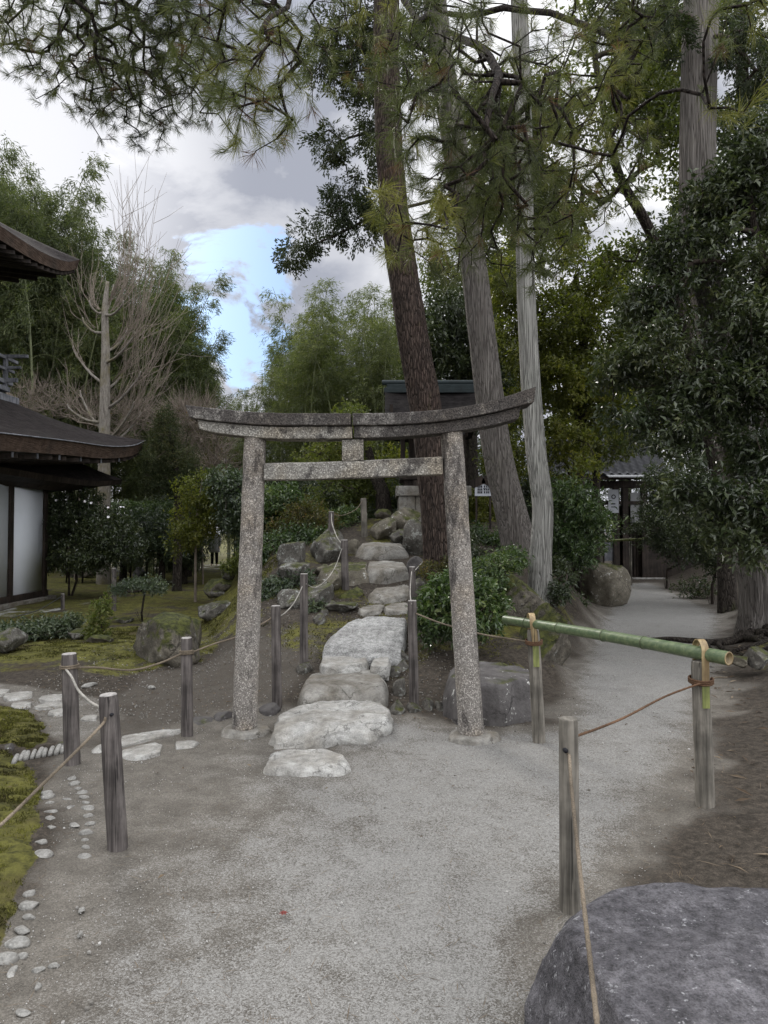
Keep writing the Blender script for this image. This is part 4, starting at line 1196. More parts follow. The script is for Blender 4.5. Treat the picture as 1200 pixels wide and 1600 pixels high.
# bamboo rail on two grey posts
def rail_post(label, px, pyt, pyb, d, wpx, lean, seed, loop_top, strap_end, wrap_py, rail_c):
    th, b, t, r = post(label, px, pyt, pyb, d, wpx, seed, mat='post_grey', lean=lean, group="grey posts along the right side", name="rail_post")
    z_end = at(px, strap_end, d)[2]; z_w = at(px, wrap_py, d)[2]
    # the split strip: up the front, over the rail, down the back
    w, rr = .044 * (d / 5.0 * .4 + .6), .052
    top = rail_c[2] + .062
    f = lambda z: b + (t - b) * (z - b[2]) / (t[2] - b[2])
    fr, bk = f(z_end), f(z_w - .02)
    path = [fr + [0, -r - .006, 0], f(z_w) + [0, -r - .010, 0]]
    for k in np.linspace(0, np.pi, 13):
        path.append(np.array([rail_c[0], rail_c[1] - math.cos(k) * (r + .012), rail_c[2] + .012 + math.sin(k) * .070]))
    path.append(bk + [0, r + .008, 0])
    P = spline(path, 60)

    def strip(P, name, mat):
        T = np.gradient(P, axis=0); T /= np.linalg.norm(T, axis=1)[:, None]
        X = np.tile([1., 0, 0], (len(P), 1)); Nn = np.cross(T, X)
        Nn /= np.linalg.norm(Nn, axis=1)[:, None]
        V = np.stack([P - X * w / 2 + Nn * .003, P + Nn * .0055, P + X * w / 2 + Nn * .003, P + X * w / 2 - Nn * .003, P - X * w / 2 - Nn * .003], 1)
        n, m = V.shape[:2]; V = V.reshape(-1, 3)
        i = np.arange(n - 1)[:, None] * m; j = np.arange(m)[None]; j2 = (j + 1) % m
        ob(name, (V, [np.stack([i + j, i + j2, i + m + j2, i + m + j], -1).reshape(-1, 4), np.arange(m)[None, ::-1], (np.arange(m) + (n - 1) * m)[None]]), M[mat], th, smooth=False)
    cut = int(np.argmin(np.abs(P[:30, 2] - (z_w - .01))))
    strip(P[cut:], "bamboo_strap", 'strap'); strip(P[:cut + 1], "strap_tail", 'strap_green')
    wc = f(z_w)
    tt = np.linspace(0, 3 * 2 * np.pi, 90)
    W = np.stack([wc[0] + (r + .012) * np.cos(tt), wc[1] + (r + .016) * np.sin(tt), wc[2] + .03 * (tt / tt[-1] - .5) + .008 * np.sin(tt)], 1)
    ob("rope_binding", tube(W, .0065, 7), M['rope_brown'], th)
    return th, b, t, r, wc


ra, rb = at(789, 968, 5.72), at(1139, 1029, 4.02)
rdir = (rb - ra) / np.linalg.norm(rb - ra)


def rail_at(px):
    k = (px - 600) / F
    s = (k * ra[1] - ra[0]) / (rdir[0] - k * rdir[1]); return ra + rdir * s


cA, cB = rail_at(829), rail_at(1092)
A = rail_post("grey post carrying the far end of the green bamboo rail", 842, 985, 1153, cA[1], 20, -9, 41, 958, 1040, 1003, cA)
B = rail_post("grey post carrying the near end of the green bamboo rail", 1102, 1034, 1252, cB[1], 28, -8, 42, 1000, 1103, 1063, cB)


def build_rail():
    n = 90; P = np.linspace(ra, rb, n); ln = np.linalg.norm(rb - ra)
    s = np.linspace(0, 1, n); R = np.interp(s, [0, 1], [.034, .040])
    nodes = [.13, .31, .53, .70]
    for k in nodes: R = R + .0035 * np.exp(-((s - k) * ln / .012) ** 2)
    P = P + np.array([0, 0, 1.])[None] * (.008 * np.sin(s * np.pi))[:, None]
    th = thing("bamboo_rail", "green bamboo pole laid across the path on two strapped posts", "rail", ra)
    V, fl = tube(P, R, 24, cap=False)
    ob("pole", (V, fl), M['rail'], th)
    for k in nodes:
        c = np.array([np.interp(k, s, P[:, j]) for j in range(3)])
        ob("node_ring", tube(np.linspace(c - rdir * .004, c + rdir * .004, 4), np.array([.0, .0020, .0020, 0]) + np.interp(k, [0, 1], [.034, .040]) + .0032, 24, cap=False), M['rail_node'], th)
    for (c, r, sg) in ((P[0], R[0], 1), (P[-1], R[-1], -1)):
        # cut end: pale rim and a recessed diaphragm
        tt = np.linspace(0, 1, 5)
        Q = np.array([c, c - rdir * .0015 * sg, c - rdir * .0015 * sg, c + rdir * .004 * sg, c + rdir * .030 * sg])
        V, fl = tube(np.linspace(c - rdir * .001, c + rdir * .001, 5), np.array([r, r, r, r, r]), 24, cap=False)
        V = V.reshape(5, 24, 3)
        for q, (off, f) in enumerate(((.002, .995), (-.001, .99), (-.001, .76), (.02, .74), (.022, .02))):
            V[q] = c + rdir * off * sg + (V[q] - V[q].mean(0)) * f
        ob("cut_end", (V.reshape(-1, 3), fl), M['strap'], th)


build_rail()
e0 = A[4]
rope("brown rope from the near rail post down to the grey holed post", [B[4] + [-.03, -B[3] - .01, -.004], at(1040, 1088, 3.98), at(980, 1119, 3.55), at(940, 1136, 3.3), pp('near', 1152, .9, -.4)], .006, 'rope_brown')
rope("stub of rope pointing right from the near rail post's binding", [B[4] + [B[3] + .01, -.01, .004], B[4] + [.10, .02, .012], B[4] + [.17, .03, .010]], .005, 'rope')
rope("pale rope threaded through the holed post and hanging over the boulder", [pp('near', 1173, -.3, .8), pp('near', 1176, -.28, 1.35), at(893, 1230, 2.72), at(903, 1330, 2.38), at(913, 1420, 2.12), at(922, 1500, 1.93), at(933, 1600, 1.66), at(940, 1680, 1.4), at(945, 1720, 1.25)], .0068, 'rope')
GP = "dark stakes in the moss garden"
for i, (px, yt, yb, d, w, lab) in enumerate([(178, 888, 952, 14.2, 7.5, "dark stake with a wire loop at the edge of the pale sand"), (98, 928, 953, 14.6, 6, "short dark stake on the pale sand near the hall"), (277.5, 893, 922, 19, 5, "short dark stake standing alone on the moss")]):
    th, b, t, r = post(lab, px, yt, yb, d, w, 60 + i, group=GP, name="garden_stake")
    if i == 0:
        k = np.linspace(0, 2 * np.pi, 20); c = t + [.05, -.04, -.10]
        ob("wire_loop", tube(np.stack([c[0] + .055 * np.cos(k), c[1] + 0 * k, c[2] + .075 * np.sin(k)], 1), .007, 6), M['iron'], th)
        s0 = t
    if i == 1:
        rope("thin line strung low from the short stake along the sand", [t + [-.02, 0, -.05], at(70, 948, 13.4), at(55, 955, 12.9), at(20, 965, 12.2)], .008, 'iron', group="ropes strung between the posts")


# ---------------------------------------------------------------- buildings
def loft_grid(rows):
    """rows (n,m,3) -> quads"""
    R = np.asarray(rows, float); n, m = R.shape[:2]
    i = np.arange(n - 1)[:, None] * m; j = np.arange(m - 1)[None]
    return R.reshape(-1, 3), [np.stack([i + j, i + j + 1, i + m + j + 1, i + m + j], -1).reshape(-1, 4)]


def eave_roof(edge, top, far_in, thick, under_in, sag=.12, n=24):
    """one curved roof side from an eave line up to a top line, turning at the corner along far_in.
    returns (shell, edge_band, soffit)"""
    E = spline(edge, n)                                       # eave: near -> corner
    E2 = np.linspace(E[-1], E[-1] + far_in[0], 14)[1:]         # far eave: corner -> away to the left
    E2[:, 2] -= (E[-1][2] - far_in[2]) * np.sin(np.linspace(0, 1, 14)[1:] * np.pi / 2) ** .6
    T = np.linspace(top[0], top[1], n); T2 = np.linspace(top[1], top[1] + far_in[1], 14)[1:]
    E = np.vstack([E, E2]); T = np.vstack([T, T2])
    up = []
    for f in np.linspace(0, 1, 9):
        P = E + (T - E) * f; P = P.copy(); P[:, 2] -= sag * math.sin(f * math.pi); up.append(P)
    shell = loft_grid(up)
    D = (T - E); D[:, 2] = 0; D /= np.linalg.norm(D, axis=1)[:, None]
    b0 = E + [0, 0, -.004]; b1 = E + D * thick * .18 + [0, 0, -thick * .5]; b2 = E + D * thick * .30 + [0, 0, -thick]
    band = loft_grid([b0, b1, b2])
    s0 = b2 + D * .002 + [0, 0, -.0]
    soff = loft_grid([s0 + [0, 0, .003], s0 + D * .5 + [0, 0, -.07], s0 + D * under_in + [0, 0, -.16]])
    return shell, band, soff, E, D, b2


def build_pavilion():
    t = thing("pavilion", "two storey timber temple hall with white plaster wall and bark roofs", "temple hall", (-9.5, 14, 0))
    wx = -7.98

    def part(name, geo, mat, **k): return ob(name, geo, M[mat], t, **k)
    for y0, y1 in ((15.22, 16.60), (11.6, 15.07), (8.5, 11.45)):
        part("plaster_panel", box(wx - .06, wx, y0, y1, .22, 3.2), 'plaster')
    for y0 in (8.35, 11.45, 15.07, 16.60):
        part("pillar", box(wx - .11, wx + .05, y0, y0 + .15, .05, 3.3), 'dark_wood', bevel=.008)
    part("sill_beam", box(wx - .10, wx + .035, 8.3, 16.85, .08, .22), 'dark_wood', bevel=.01)
    part("foundation", box(wx - .35, wx + .16, 8.2, 17.0, -.1, .08), 'step_stone', bevel=.02)
    part("head_beam", box(wx - .12, wx + .06, 8.3, 16.95, 2.86, 3.06), 'dark_wood', bevel=.008)
    part("rear_wall", box(-14, wx - .005, 16.64, 16.72, .08, 3.2), 'dark_wood')
    part("bracket", box(wx + .05, wx + .30, 15.06, 15.22, 2.66, 2.80), 'dark_wood', bevel=.01)
    # main roof
    x0 = -6.4
    edge = [at(-330, 0, 7.63) * [1, 1, 0] + [0, 0, 3.02], np.array([x0, 9.6, 3.08]), np.array([x0, 11.8, 3.25]), np.array([x0, 14.3, 3.44]), np.array([x0, 16.4, 3.58]), np.array([x0, 18.0, 3.79]), np.array([x0 + .05, 18.8, 4.02])]
    edge[0][0] = x0
    sh, band, soff, E, D, b2 = eave_roof(edge, [np.array([-9.3, 8, 4.62]), np.array([-9.15, 17.45, 4.78])], [np.array([-7., 0, 0]), np.array([-5., 0, 0]), 3.6], .30, 1.5, .16)
    part("roof", sh, 'bark_roof'); part("roof_edge", band, 'roof_edge')
    part("edge_strip", tube(E[:24] + [.012, 0, -.012], .013, 6), 'grey_wood'); part("soffit", soff, 'dark_wood', smooth=False)
    raf = []
    for k in range(1, len(E) - 1):
        if k > 36: continue
        a = b2[k] + D[k] * .05 + [0, 0, -.07]; raf.append(beam(a, a + D[k] * 1.7 + [0, 0, -.16], .07, .08))
    part("rafters", join(raf), 'dark_wood', smooth=False)
    clip = []
    for y in (12.4, 13.3, 14.2, 15.2, 16.3, 17.4):
        z = np.interp(y, [e[1] for e in edge[1:]], [e[2] for e in edge[1:]])
        clip.append(box(x0 - .13, x0 - .10, y, y + .02, z - .40, z - .27))
    part("gutter_clips", join(clip), 'grey_wood', smooth=False)
    # lower pent roof past the far corner
    lo = [np.array([-7.5, 13.5, 2.86]), np.array([-7.35, 16.0, 2.84]), np.array([-7.1, 17.4, 2.84]), np.array([-6.98, 18.9, 2.98])]
    sh, band, soff, E, D, b2 = eave_roof(lo, [np.array([-8.4, 13.5, 3.42]), np.array([-8.1, 17.2, 3.62])], [np.array([-5., 0, 0]), np.array([-4., 0, 0]), 2.8], .13, .9, .05)
    part("pent_roof", sh, 'bark_roof'); part("pent_edge", band, 'dark_wood'); part("pent_soffit", soff, 'dark_wood', smooth=False)
    # upper storey: base, veranda and railing
    part("upper_wall", box(-13.5, -10.1, 8.5, 16.4, 4.3, 8.2), 'dark_wood')
    part("veranda", join([box(-13.5, -9.22, 8, 17.42, 5.02, 5.14), box(-13.5, -9.35, 8, 17.3, 4.66, 5.02)]), 'grey_wood', smooth=False, bevel=.01)
    part("ridge_base", join([beam((-9.25, 8, 4.70), (-9.25, 17.6, 4.80), .34, .22), beam((-9.1, 17.48, 4.80), (-13.5, 17.48, 4.78), .34, .22)]), 'grey_wood', smooth=False, bevel=.02)
    cx, cyy = -9.30, 17.34
    rl = thing("railing", None, None, (0, 0, 0)); rl.parent = t; rl.location = (cx + 9.5, cyy - 14, 5.14)
    for nm, z, hh, ov in (("top_rail", 5.86, .08, .55), ("middle_rail", 5.58, .07, .38), ("bottom_rail", 5.27, .10, .30)):
        ob(nm, join([beam((cx, 8, z), (cx, cyy + ov, z + .0), .07, hh), beam((cx + ov, cyy, z + .036), (-13.5, cyy, z + .036), .07, hh)]), M['grey_wood'], rl, smooth=False, bevel=.008)
    for y in (17.34, 15.9, 14.4, 12.9, 11.4):
        ob("railing_post", box(cx - .045, cx + .045, y - .045, y + .045, 5.14, 5.84), M['grey_wood'], rl, smooth=False, bevel=.005)
    # upper roof
    x1 = -7.6
    edge = [np.array([x1, 8.5, 7.45]), np.array([x1, 12.0, 7.55]), np.array([x1, 14.05, 7.66]), np.array([x1, 15.6, 7.80]), np.array([x1, 16.8, 8.05]), np.array([x1 + .03, 17.5, 8.36])]
    sh, band, soff, E, D, b2 = eave_roof(edge, [np.array([-10.8, 8.5, 9.9]), np.array([-10.8, 15.2, 9.9])], [np.array([-6., 0, 0]), np.array([-3., 0, 0]), 7.9], .25, 1.5, .2)
    part("upper_roof", sh, 'bark_roof'); part("upper_roof_edge", band, 'roof_edge'); part("upper_soffit", soff, 'dark_wood', smooth=False)
    raf = []
    for k in range(1, len(E) - 1):
        if k > 36: continue
        a = b2[k] + D[k] * .05 + [0, 0, -.07]; raf.append(beam(a, a + D[k] * 1.9 + [0, 0, -.16], .07, .08))
    part("upper_rafters", join(raf), 'dark_wood', smooth=False)


build_pavilion()


def build_shrine():
    cx, cyy = at(674, 700, 14.6)[0], 14.6
    z0 = 2.02
    t = thing("shrine", "small dark wooden shrine with aged copper ridge on a stone pedestal", "shrine", (cx, cyy, z0))

    def part(name, geo, mat, **k): return ob(name, geo, M[mat], t, **k)
    bl = []
    for x0, x1 in ((-.69, -.36), (-.352, .02), (.028, .36), (.368, .69)): bl.append(box(cx + x0, cx + x1, cyy - .65, cyy + .55, z0 - .25, z0 + .27))
    part("pedestal", join(bl), 'step_stone', smooth=False, bevel=.012)
    part("pedestal_cap", box(cx - .74, cx + .74, cyy - .70, cyy + .60, z0 + .272, z0 + .47), 'step_stone', smooth=False, bevel=.015)
    part("base_frame", join([box(cx - .58, cx + .58, cyy - .5, cyy + .45, z0 + .47, z0 + .60), box(cx - .66, cx + .66, cyy - .58, cyy + .5, z0 + .60, z0 + .70)]), 'dark_wood', smooth=False, bevel=.01)
    part("cabinet", box(cx - .46, cx + .46, cyy - .30, cyy + .40, z0 + .70, z0 + 1.65), 'dark_wood', smooth=False)
    for s in (-1, 1):
        part("pillar", box(cx + s * .60 - .045, cx + s * .60 + .045, cyy - .48, cyy - .39, z0 + .70, z0 + 1.75), 'dark_wood', smooth=False, bevel=.006)
        d = part("door", box(cx + s * .20 - .19, cx + s * .20 + .19, cyy - .335, cyy - .303, z0 + .78, z0 + 1.5), 'dark_wood', smooth=False, bevel=.004)
        ob("hinge_plate", box(cx + s * .04 - .02, cx + s * .04 + .02, cyy - .345, cyy - .336, z0 + 1.10, z0 + 1.20), M['strap'], d, smooth=False)
    part("step_board", box(cx - .40, cx + .40, cyy - .68, cyy - .60, z0 + .47, z0 + .58), 'dark_wood', smooth=False)
    # curved roof with a carved gable under it
    W = .96
    rows = []
    for k, (dy, dz) in enumerate([(-1.05, 1.62), (-.85, 1.70), (-.6, 1.84), (-.35, 2.05), (-.12, 2.34), (0, 2.46)]):
        xs = np.linspace(-1, 1, 17)
        rows.append(np.stack([cx + xs * W, np.full(17, cyy + dy), z0 + dz + .10 * np.abs(xs) ** 3], 1))
    back = [r * [1, 0, 1] + [0, 2 * cyy, 0] - [0, 0, 0] for r in rows[::-1]]
    back = [np.stack([r[:, 0], 2 * cyy - r[:, 1], r[:, 2]], 1) for r in rows[::-1]][1:]
    top = np.array(rows + back); under = top.copy(); under[:, :, 2] -= .09
    part("roof", join([loft_grid(top), loft_grid(under[:, ::-1]), loft_grid([top[0], under[0]]), loft_grid([top[-1], under[-1]]), loft_grid([top[:, 0], under[:, 0]]), loft_grid([top[:, -1], under[:, -1]])]), 'shrine_roof')
    part("ridge", join([box(cx - W - .02, cx + W + .02, cyy - .13, cyy + .13, z0 + 2.42, z0 + 2.52), box(cx - W + .04, cx + W - .04, cyy - .10, cyy + .10, z0 + 2.523, z0 + 2.60), tube([(cx - W - .06, cyy, z0 + 2.65), (cx + W + .06, cyy, z0 + 2.65)], .055, 12)]), 'copper', smooth=False, bevel=.008)
    # carved pediments
    for y in (cyy - .62,):
        k = np.linspace(0, np.pi, 15)
        up = np.stack([cx + .62 * np.cos(k), np.full(15, y), z0 + 1.58 + .26 * np.sin(k) + .03 * np.cos(6 * k)], 1)
        lo = np.stack([cx + .62 * np.cos(k), np.full(15, y), np.full(15, z0 + 1.50)], 1)
        up2, lo2 = up + [0, .06, 0], lo + [0, .06, 0]
        part("carved_panel", join([loft_grid([up, lo]), loft_grid([lo2, up2]), loft_grid([up2, up])]), 'grey_wood', smooth=False)
    part("beam", join([box(cx - .80, cx + .80, cyy - .49, cyy - .38, z0 + 1.56, z0 + 1.68), box(cx - .78, cx + .78, cyy + .2, cyy + .32, z0 + 1.56, z0 + 1.68)]), 'dark_wood', smooth=False, bevel=.01)
    part("gable_board", join([box(cx - .86, cx - .80, cyy - .55, cyy + .5, z0 + 1.70, z0 + 2.1), box(cx + .80, cx + .86, cyy - .55, cyy + .5, z0 + 1.70, z0 + 2.1)]), 'dark_wood', smooth=False)


build_shrine()


def build_gate():
    Y = 24.0
    X = lambda px, d=Y: (px - 600) / F * d
    Z = lambda py, d=Y: at(600, py, d)[2]
    t = thing("garden_gate", "dim roofed garden gate with wavy grey tiles at the path's end", "gate", (X(960), Y, 0))

    def part(name, geo, mat, **k): return ob(name, geo, M[mat], t, smooth=k.pop('smooth', False), **k)
    xl, xr = X(850), X(1012)
    for px in (872, 962, 976, 1006): part("pillar", box(X(px) - .10, X(px) + .10, Y - .1, Y + .1, -.02, 3.3), 'dark_wood', bevel=.01)
    part("lintel", join([box(xl, xr + .3, Y - .12, Y + .12, 3.06, 3.30), box(xl, xr + .2, Y - .08, Y + .08, 2.5, 2.62)]), 'dark_wood', bevel=.01)
    # tiled roof: wavy sheet front and back
    def sheet(s):
        xs = np.linspace(xl - .3, xr + .35, 150); rows = []
        for r in range(7):
            y0, z0 = 1.25 - r * .18, 3.36 + r * .148
            ripple = .035 * np.sin((xs - xl) / .26 * 2 * np.pi) + .035 * np.abs(np.sin((xs - xl) / .26 * np.pi))
            rows.append(np.stack([xs, np.full(150, Y - s * y0), z0 + .05 + ripple], 1))
            rows.append(np.stack([xs, np.full(150, Y - s * (y0 - .2)), z0 + .155 - .0 + ripple], 1))
        return loft_grid(rows)
    part("tiled_roof", join([sheet(1), sheet(-1)]), 'tile', smooth=True)
    part("ridge", join([box(xl - .35, xr + .4, Y - .17, Y + .17, 4.35, 4.56), tube([(xl - .4, Y, 4.62), (xr + .45, Y, 4.62)], .09, 10)]), 'tile', bevel=.02)
    part("eave_board", box(xl - .3, xr + .35, Y - 1.20, Y - 1.12, 3.27, 3.36), 'dark_wood')
    ss = [np.array([X(930), Y - 1.5, 3.34]), np.array([X(1016), Y - 1.5, 3.34]), np.array([X(1008), Y - .9, 3.50]), np.array([X(930), Y - .9, 3.50])]
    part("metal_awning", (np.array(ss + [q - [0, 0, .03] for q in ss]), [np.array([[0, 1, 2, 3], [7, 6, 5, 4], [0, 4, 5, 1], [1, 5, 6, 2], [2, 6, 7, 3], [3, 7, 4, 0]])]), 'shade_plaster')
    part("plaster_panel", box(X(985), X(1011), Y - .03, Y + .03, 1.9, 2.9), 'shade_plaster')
    part("side_panel", box(xl, X(944), Y + .0, Y + .04, .05, 2.5), 'dark_wood')
    part("plaster_panel", box(X(944), X(960), Y - .03, Y + .03, .6, 1.25), 'grey_wood')
    bd = part("notice", box(X(949), X(965), Y - .13, Y - .112, 2.22, 3.0), 'paper')
    a = np.linspace(0, 2 * np.pi, 24, endpoint=False)
    cxx, cz = X(957), 2.76
    r1 = np.stack([cxx + .075 * np.cos(a), np.full(24, Y - .136), cz + .075 * np.sin(a)], 1); r2 = np.stack([cxx + .045 * np.cos(a), np.full(24, Y - .136), cz + .045 * np.sin(a)], 1)
    i = np.arange(24); j = (i + 1) % 24
    ob("ring_mark", join([(np.vstack([r1, r2]), [np.stack([i, j, j + 24, i + 24], 1)]), box(cxx - .09, cxx + .06, Y - .138, Y - .134, 2.50, 2.54), box(cxx - .08, cxx + .08, Y - .138, Y - .134, 2.40, 2.43)]), M['ink'], bd, smooth=False)
    part("door_leaf", box(X(966), X(1004), Y + .15, Y + .2, .05, 2.45), 'dark_wood')
    part("threshold", box(X(982), X(1032), Y - .35, Y - .22, .0, .05), 'cobble', bevel=.01)
    part("lattice", join([box(X(966) + k * .11, X(966) + k * .11 + .03, Y + .105, Y + .13, .1, 2.4) for k in range(8)]), 'dark_wood')
    # wall running on either side
    w = thing("garden_wall", "shaded plaster garden wall with a tiled top joining the gate", "wall", (xl - 4, Y + .4, 0))
    ob("wall", join([box(X(640), xl, Y + .35, Y + .6, -.1, 2.3), box(xr + .1, X(1500), Y + .35, Y + .6, -.1, 2.3)]), M['dark_wood'], w, smooth=False)
    ob("coping", join([box(X(640), xl, Y + .2, Y + .75, 2.303, 2.45), box(xr + .1, X(1500), Y + .2, Y + .75, 2.303, 2.45)]), M['tile'], w, smooth=False, bevel=.03)
    f = thing("bamboo_fence_rail", "thin grey bamboo rail on two stakes before the gate's left post", "rail", (X(970, 21), 21, 0))
    ob("rail", tube(np.linspace((X(930, 21), 21, Z(846, 21)), (X(1006, 21), 21.0, Z(842, 21)), 12), .035, 10), M['strap_green'], f)
    for px in (940, 986): ob("stake", tube([(X(px, 21), 21.07, -.1), (X(px, 21), 21.07, Z(840, 21))], .04, 10), M['post_grey'], f)


build_gate()


def build_notice():
    d = 13.6
    a, b = at(742, 775, d), at(769, 750, d)
    cx = (a[0] + b[0]) / 2
    t = thing("notice_board", "small white lettered notice board with a gabled top among the shrubs", "sign", (cx, d, HZ(cx, d)))
    hw = (b[0] - a[0]) / 2
    V = np.array([[cx - hw, d, a[2]], [cx + hw, d, a[2]], [cx + hw, d, b[2] - .06], [cx, d, b[2]], [cx - hw, d, b[2] - .06]])
    V = np.vstack([V, V + [0, .025, 0]])
    bo = ob("board", (V, [np.array([[0, 1, 2, 3, 4], [9, 8, 7, 6, 5]]), np.array([[0, 5, 6, 1], [1, 6, 7, 2], [2, 7, 8, 3], [3, 8, 9, 4], [4, 9, 5, 0]])]), M['paper'], t, smooth=False)
    g = []
    for x in (-.62, -.42, -.22, .12, .38, .6):
        for k in range(3):
            z = a[2] + .05 + k * .055
            g.append(box(cx + x * hw - .011, cx + x * hw + .011, d - .006, d - .001, z, z + .042))
    g.append(box(cx + .12 * hw - .03, cx + .12 * hw + .03, d - .0065, d - .0005, a[2] + .13, a[2] + .145))
    ob("lettering", join(g), M['ink'], bo, smooth=False)
    ob("gable_roof", join([beam((cx - hw - .06, d, b[2] - .09), (cx + .01, d, b[2] + .02), .16, .02, (0, 1, 0)), beam((cx + hw + .06, d, b[2] - .09), (cx - .01, d, b[2] + .022), .16, .02, (0, 1, 0))]), M['dark_wood'], t, smooth=False)
    for s in (-.8, .8): ob("leg", box(cx + s * hw - .018, cx + s * hw + .018, d + .026, d + .06, HZ(cx, d) - .1, a[2] + .15), M['dark_wood'], t, smooth=False)


build_notice()


def build_person():
    d = 33.0
    p = at(335, 884, d); p[2] = HZ(p[0], d)
    t = thing("person", "distant person in a grey coat and black trousers standing across the garden", "person", p)
    J = {}
    vs_, es, rs = [], [], []

    def v(x, y, z, r):
        vs_.append((x, y, z)); rs.append(r); return len(vs_) - 1

    def e(a, b): es.append((a, b))
    pel = v(0, 0, .95, .135); bel = v(0, 0, 1.10, .13); ch = v(0, -.01, 1.30, .15); nk0 = v(0, 0, 1.45, .075); nk = v(0, .0, 1.52, .052); hd = v(0, -.01, 1.60, .085); hd2 = v(0, -.01, 1.69, .075)
    for a, b in ((pel, bel), (bel, ch), (ch, nk0), (nk0, nk), (nk, hd), (hd, hd2)): e(a, b)
    nose = v(0, .085, 1.60, .014); e(hd, nose)
    for s in (-1, 1):
        sh = v(s * .19, 0, 1.40, .065); el = v(s * .25, .02, 1.13, .042); wr_ = v(s * .23, -.06, .90, .028); pa = v(s * .225, -.085, .83, .030)
        e(ch, sh); e(sh, el); e(el, wr_); e(wr_, pa)
        for k in range(4):
            f1 = v(s * (.20 + .016 * k), -.095, .775 + .004 * abs(k - 1.5), .008); f2 = v(s * (.20 + .016 * k), -.085, .735 + .008 * abs(k - 1.5), .007); e(pa, f1); e(f1, f2)
        th = v(s * .195, -.12, .81, .009); e(pa, th)
        hp = v(s * .09, 0, .90, .09); kn = v(s * .10, -.01, .50, .058); an = v(s * .11, .015, .09, .038); toe = v(s * .13, -.13, .035, .032)
        e(pel, hp); e(hp, kn); e(kn, an); e(an, toe)
        ear = v(s * .085, 0, 1.60, .014); e(hd, ear)
    me = bpy.data.meshes.new("body"); me.from_pydata(vs_, es, [])
    o = bpy.data.objects.new("body", me); COL.objects.link(o); o.parent = t; me.materials.append(M['skin'])
    sk = o.modifiers.new("skin", 'SKIN')
    for i, r in enumerate(rs): me.skin_vertices[0].data[i].radius = (r, r)
    me.skin_vertices[0].data[0].use_root = True
    ss = o.modifiers.new("smooth", 'SUBSURF'); ss.levels = 1; ss.render_levels = 1
    q = lambda *a: np.array(a) + p
    coat = tube([q(0, 0, .62), q(0, 0, .80), q(0, 0, .98), q(0, 0, 1.15), q(0, -.01, 1.32), q(0, 0, 1.43), q(0, 0, 1.49)], [.255, .245, .215, .205, .215, .17, .085], 16)
    cs = [coat]
    for s in (-1, 1): cs.append(tube([q(s * .14, 0, 1.42), q(s * .20, 0, 1.39), q(s * .255, .02, 1.13), q(s * .235, -.055, .92)], [.08, .085, .066, .052], 10))
    ob("coat", join(cs), M['coat'], t)
    ob("trousers", join([tube([q(s * .085, 0, .95), q(s * .10, -.01, .5), q(s * .11, .012, .08)], [.105, .078, .062], 10) for s in (-1, 1)]), M['trouser'], t)
    Vh, Fh = ico(3); Vh = Vh * [.098, .105, .115]; Vh[:, 1] -= .012
    keep = np.array([f for f in Fh if not (Vh[f].mean(0)[1] > .045 and Vh[f].mean(0)[2] < .05) and Vh[f].mean(0)[2] > -.09])
    ob("hair", (Vh + p + [0, -.005, 1.655], [keep]), M['hair'], t)


build_person()


# ---------------------------------------------------------------- vegetation
def B(px, py, d, rx, ry, rd):
    c = at(px, py, d)
    return (*c, rx / F * d, rd, ry / F * d)


def crown_pts(blobs, n, r, gap=.40, gscale=1.1, inner=.35):
    b = np.array(blobs); w = b[:, 3] * b[:, 4] * b[:, 5]; w = w ** .7; w /= w.sum()
    k = r.choice(len(b), int(n * 1.9), p=w)
    u = unit(len(k), r); rr = (inner + (1 - inner) * r.random(len(k)) ** .7)
    rr = rr * (1 + (fbm(u * 2.2 + k[:, None] * 3.1, 31, 2) - .5) * .7)
    P = b[k, :3] + u * rr[:, None] * b[k, 3:]
    keep = fbm(P / gscale, 77, 3, .6) > gap
    P, u, k = P[keep][:n], u[keep][:n], k[keep][:n]
    return P, u


def sprigs(P, O, r, k, length, L, W, droop=.2, up=.2, flat=.7, fold=.25, out=.7, mid=.45, ldroop=.1):
    """k leaves on a short twig at each point"""
    n = len(P)
    bdir = O * out + unit(n, r) * .6 + np.array([0, 0, up]); bdir /= np.linalg.norm(bdir, axis=1)[:, None]
    t = r.random((n, k, 1))
    A = P[:, None] + bdir[:, None] * (t - .4) * length + r.normal(0, length * .10, (n, k, 3))
    D = bdir[:, None] * .55 + unit(n * k, r).reshape(n, k, 3) * .8 + np.array([0, 0, -droop])
    Nn = np.array([0, 0, flat]) + unit(n * k, r).reshape(n, k, 3) * .55 + O[:, None] * .25
    sz = r.uniform(.5, 1.35, (n, k)).ravel()
    g = leaf_geo(A.reshape(-1, 3), D.reshape(-1, 3), Nn.reshape(-1, 3), L * sz, W * sz, fold, ldroop, mid)
    tint = np.clip(.42 + (fbm(P * 1.3, 5, 3) - .5)[:, None] * 1.0 + r.normal(0, .10, (n, 1)) + r.normal(0, .15, (n, k)), 0, 1).ravel()
    return g, np.repeat(tint, 2)


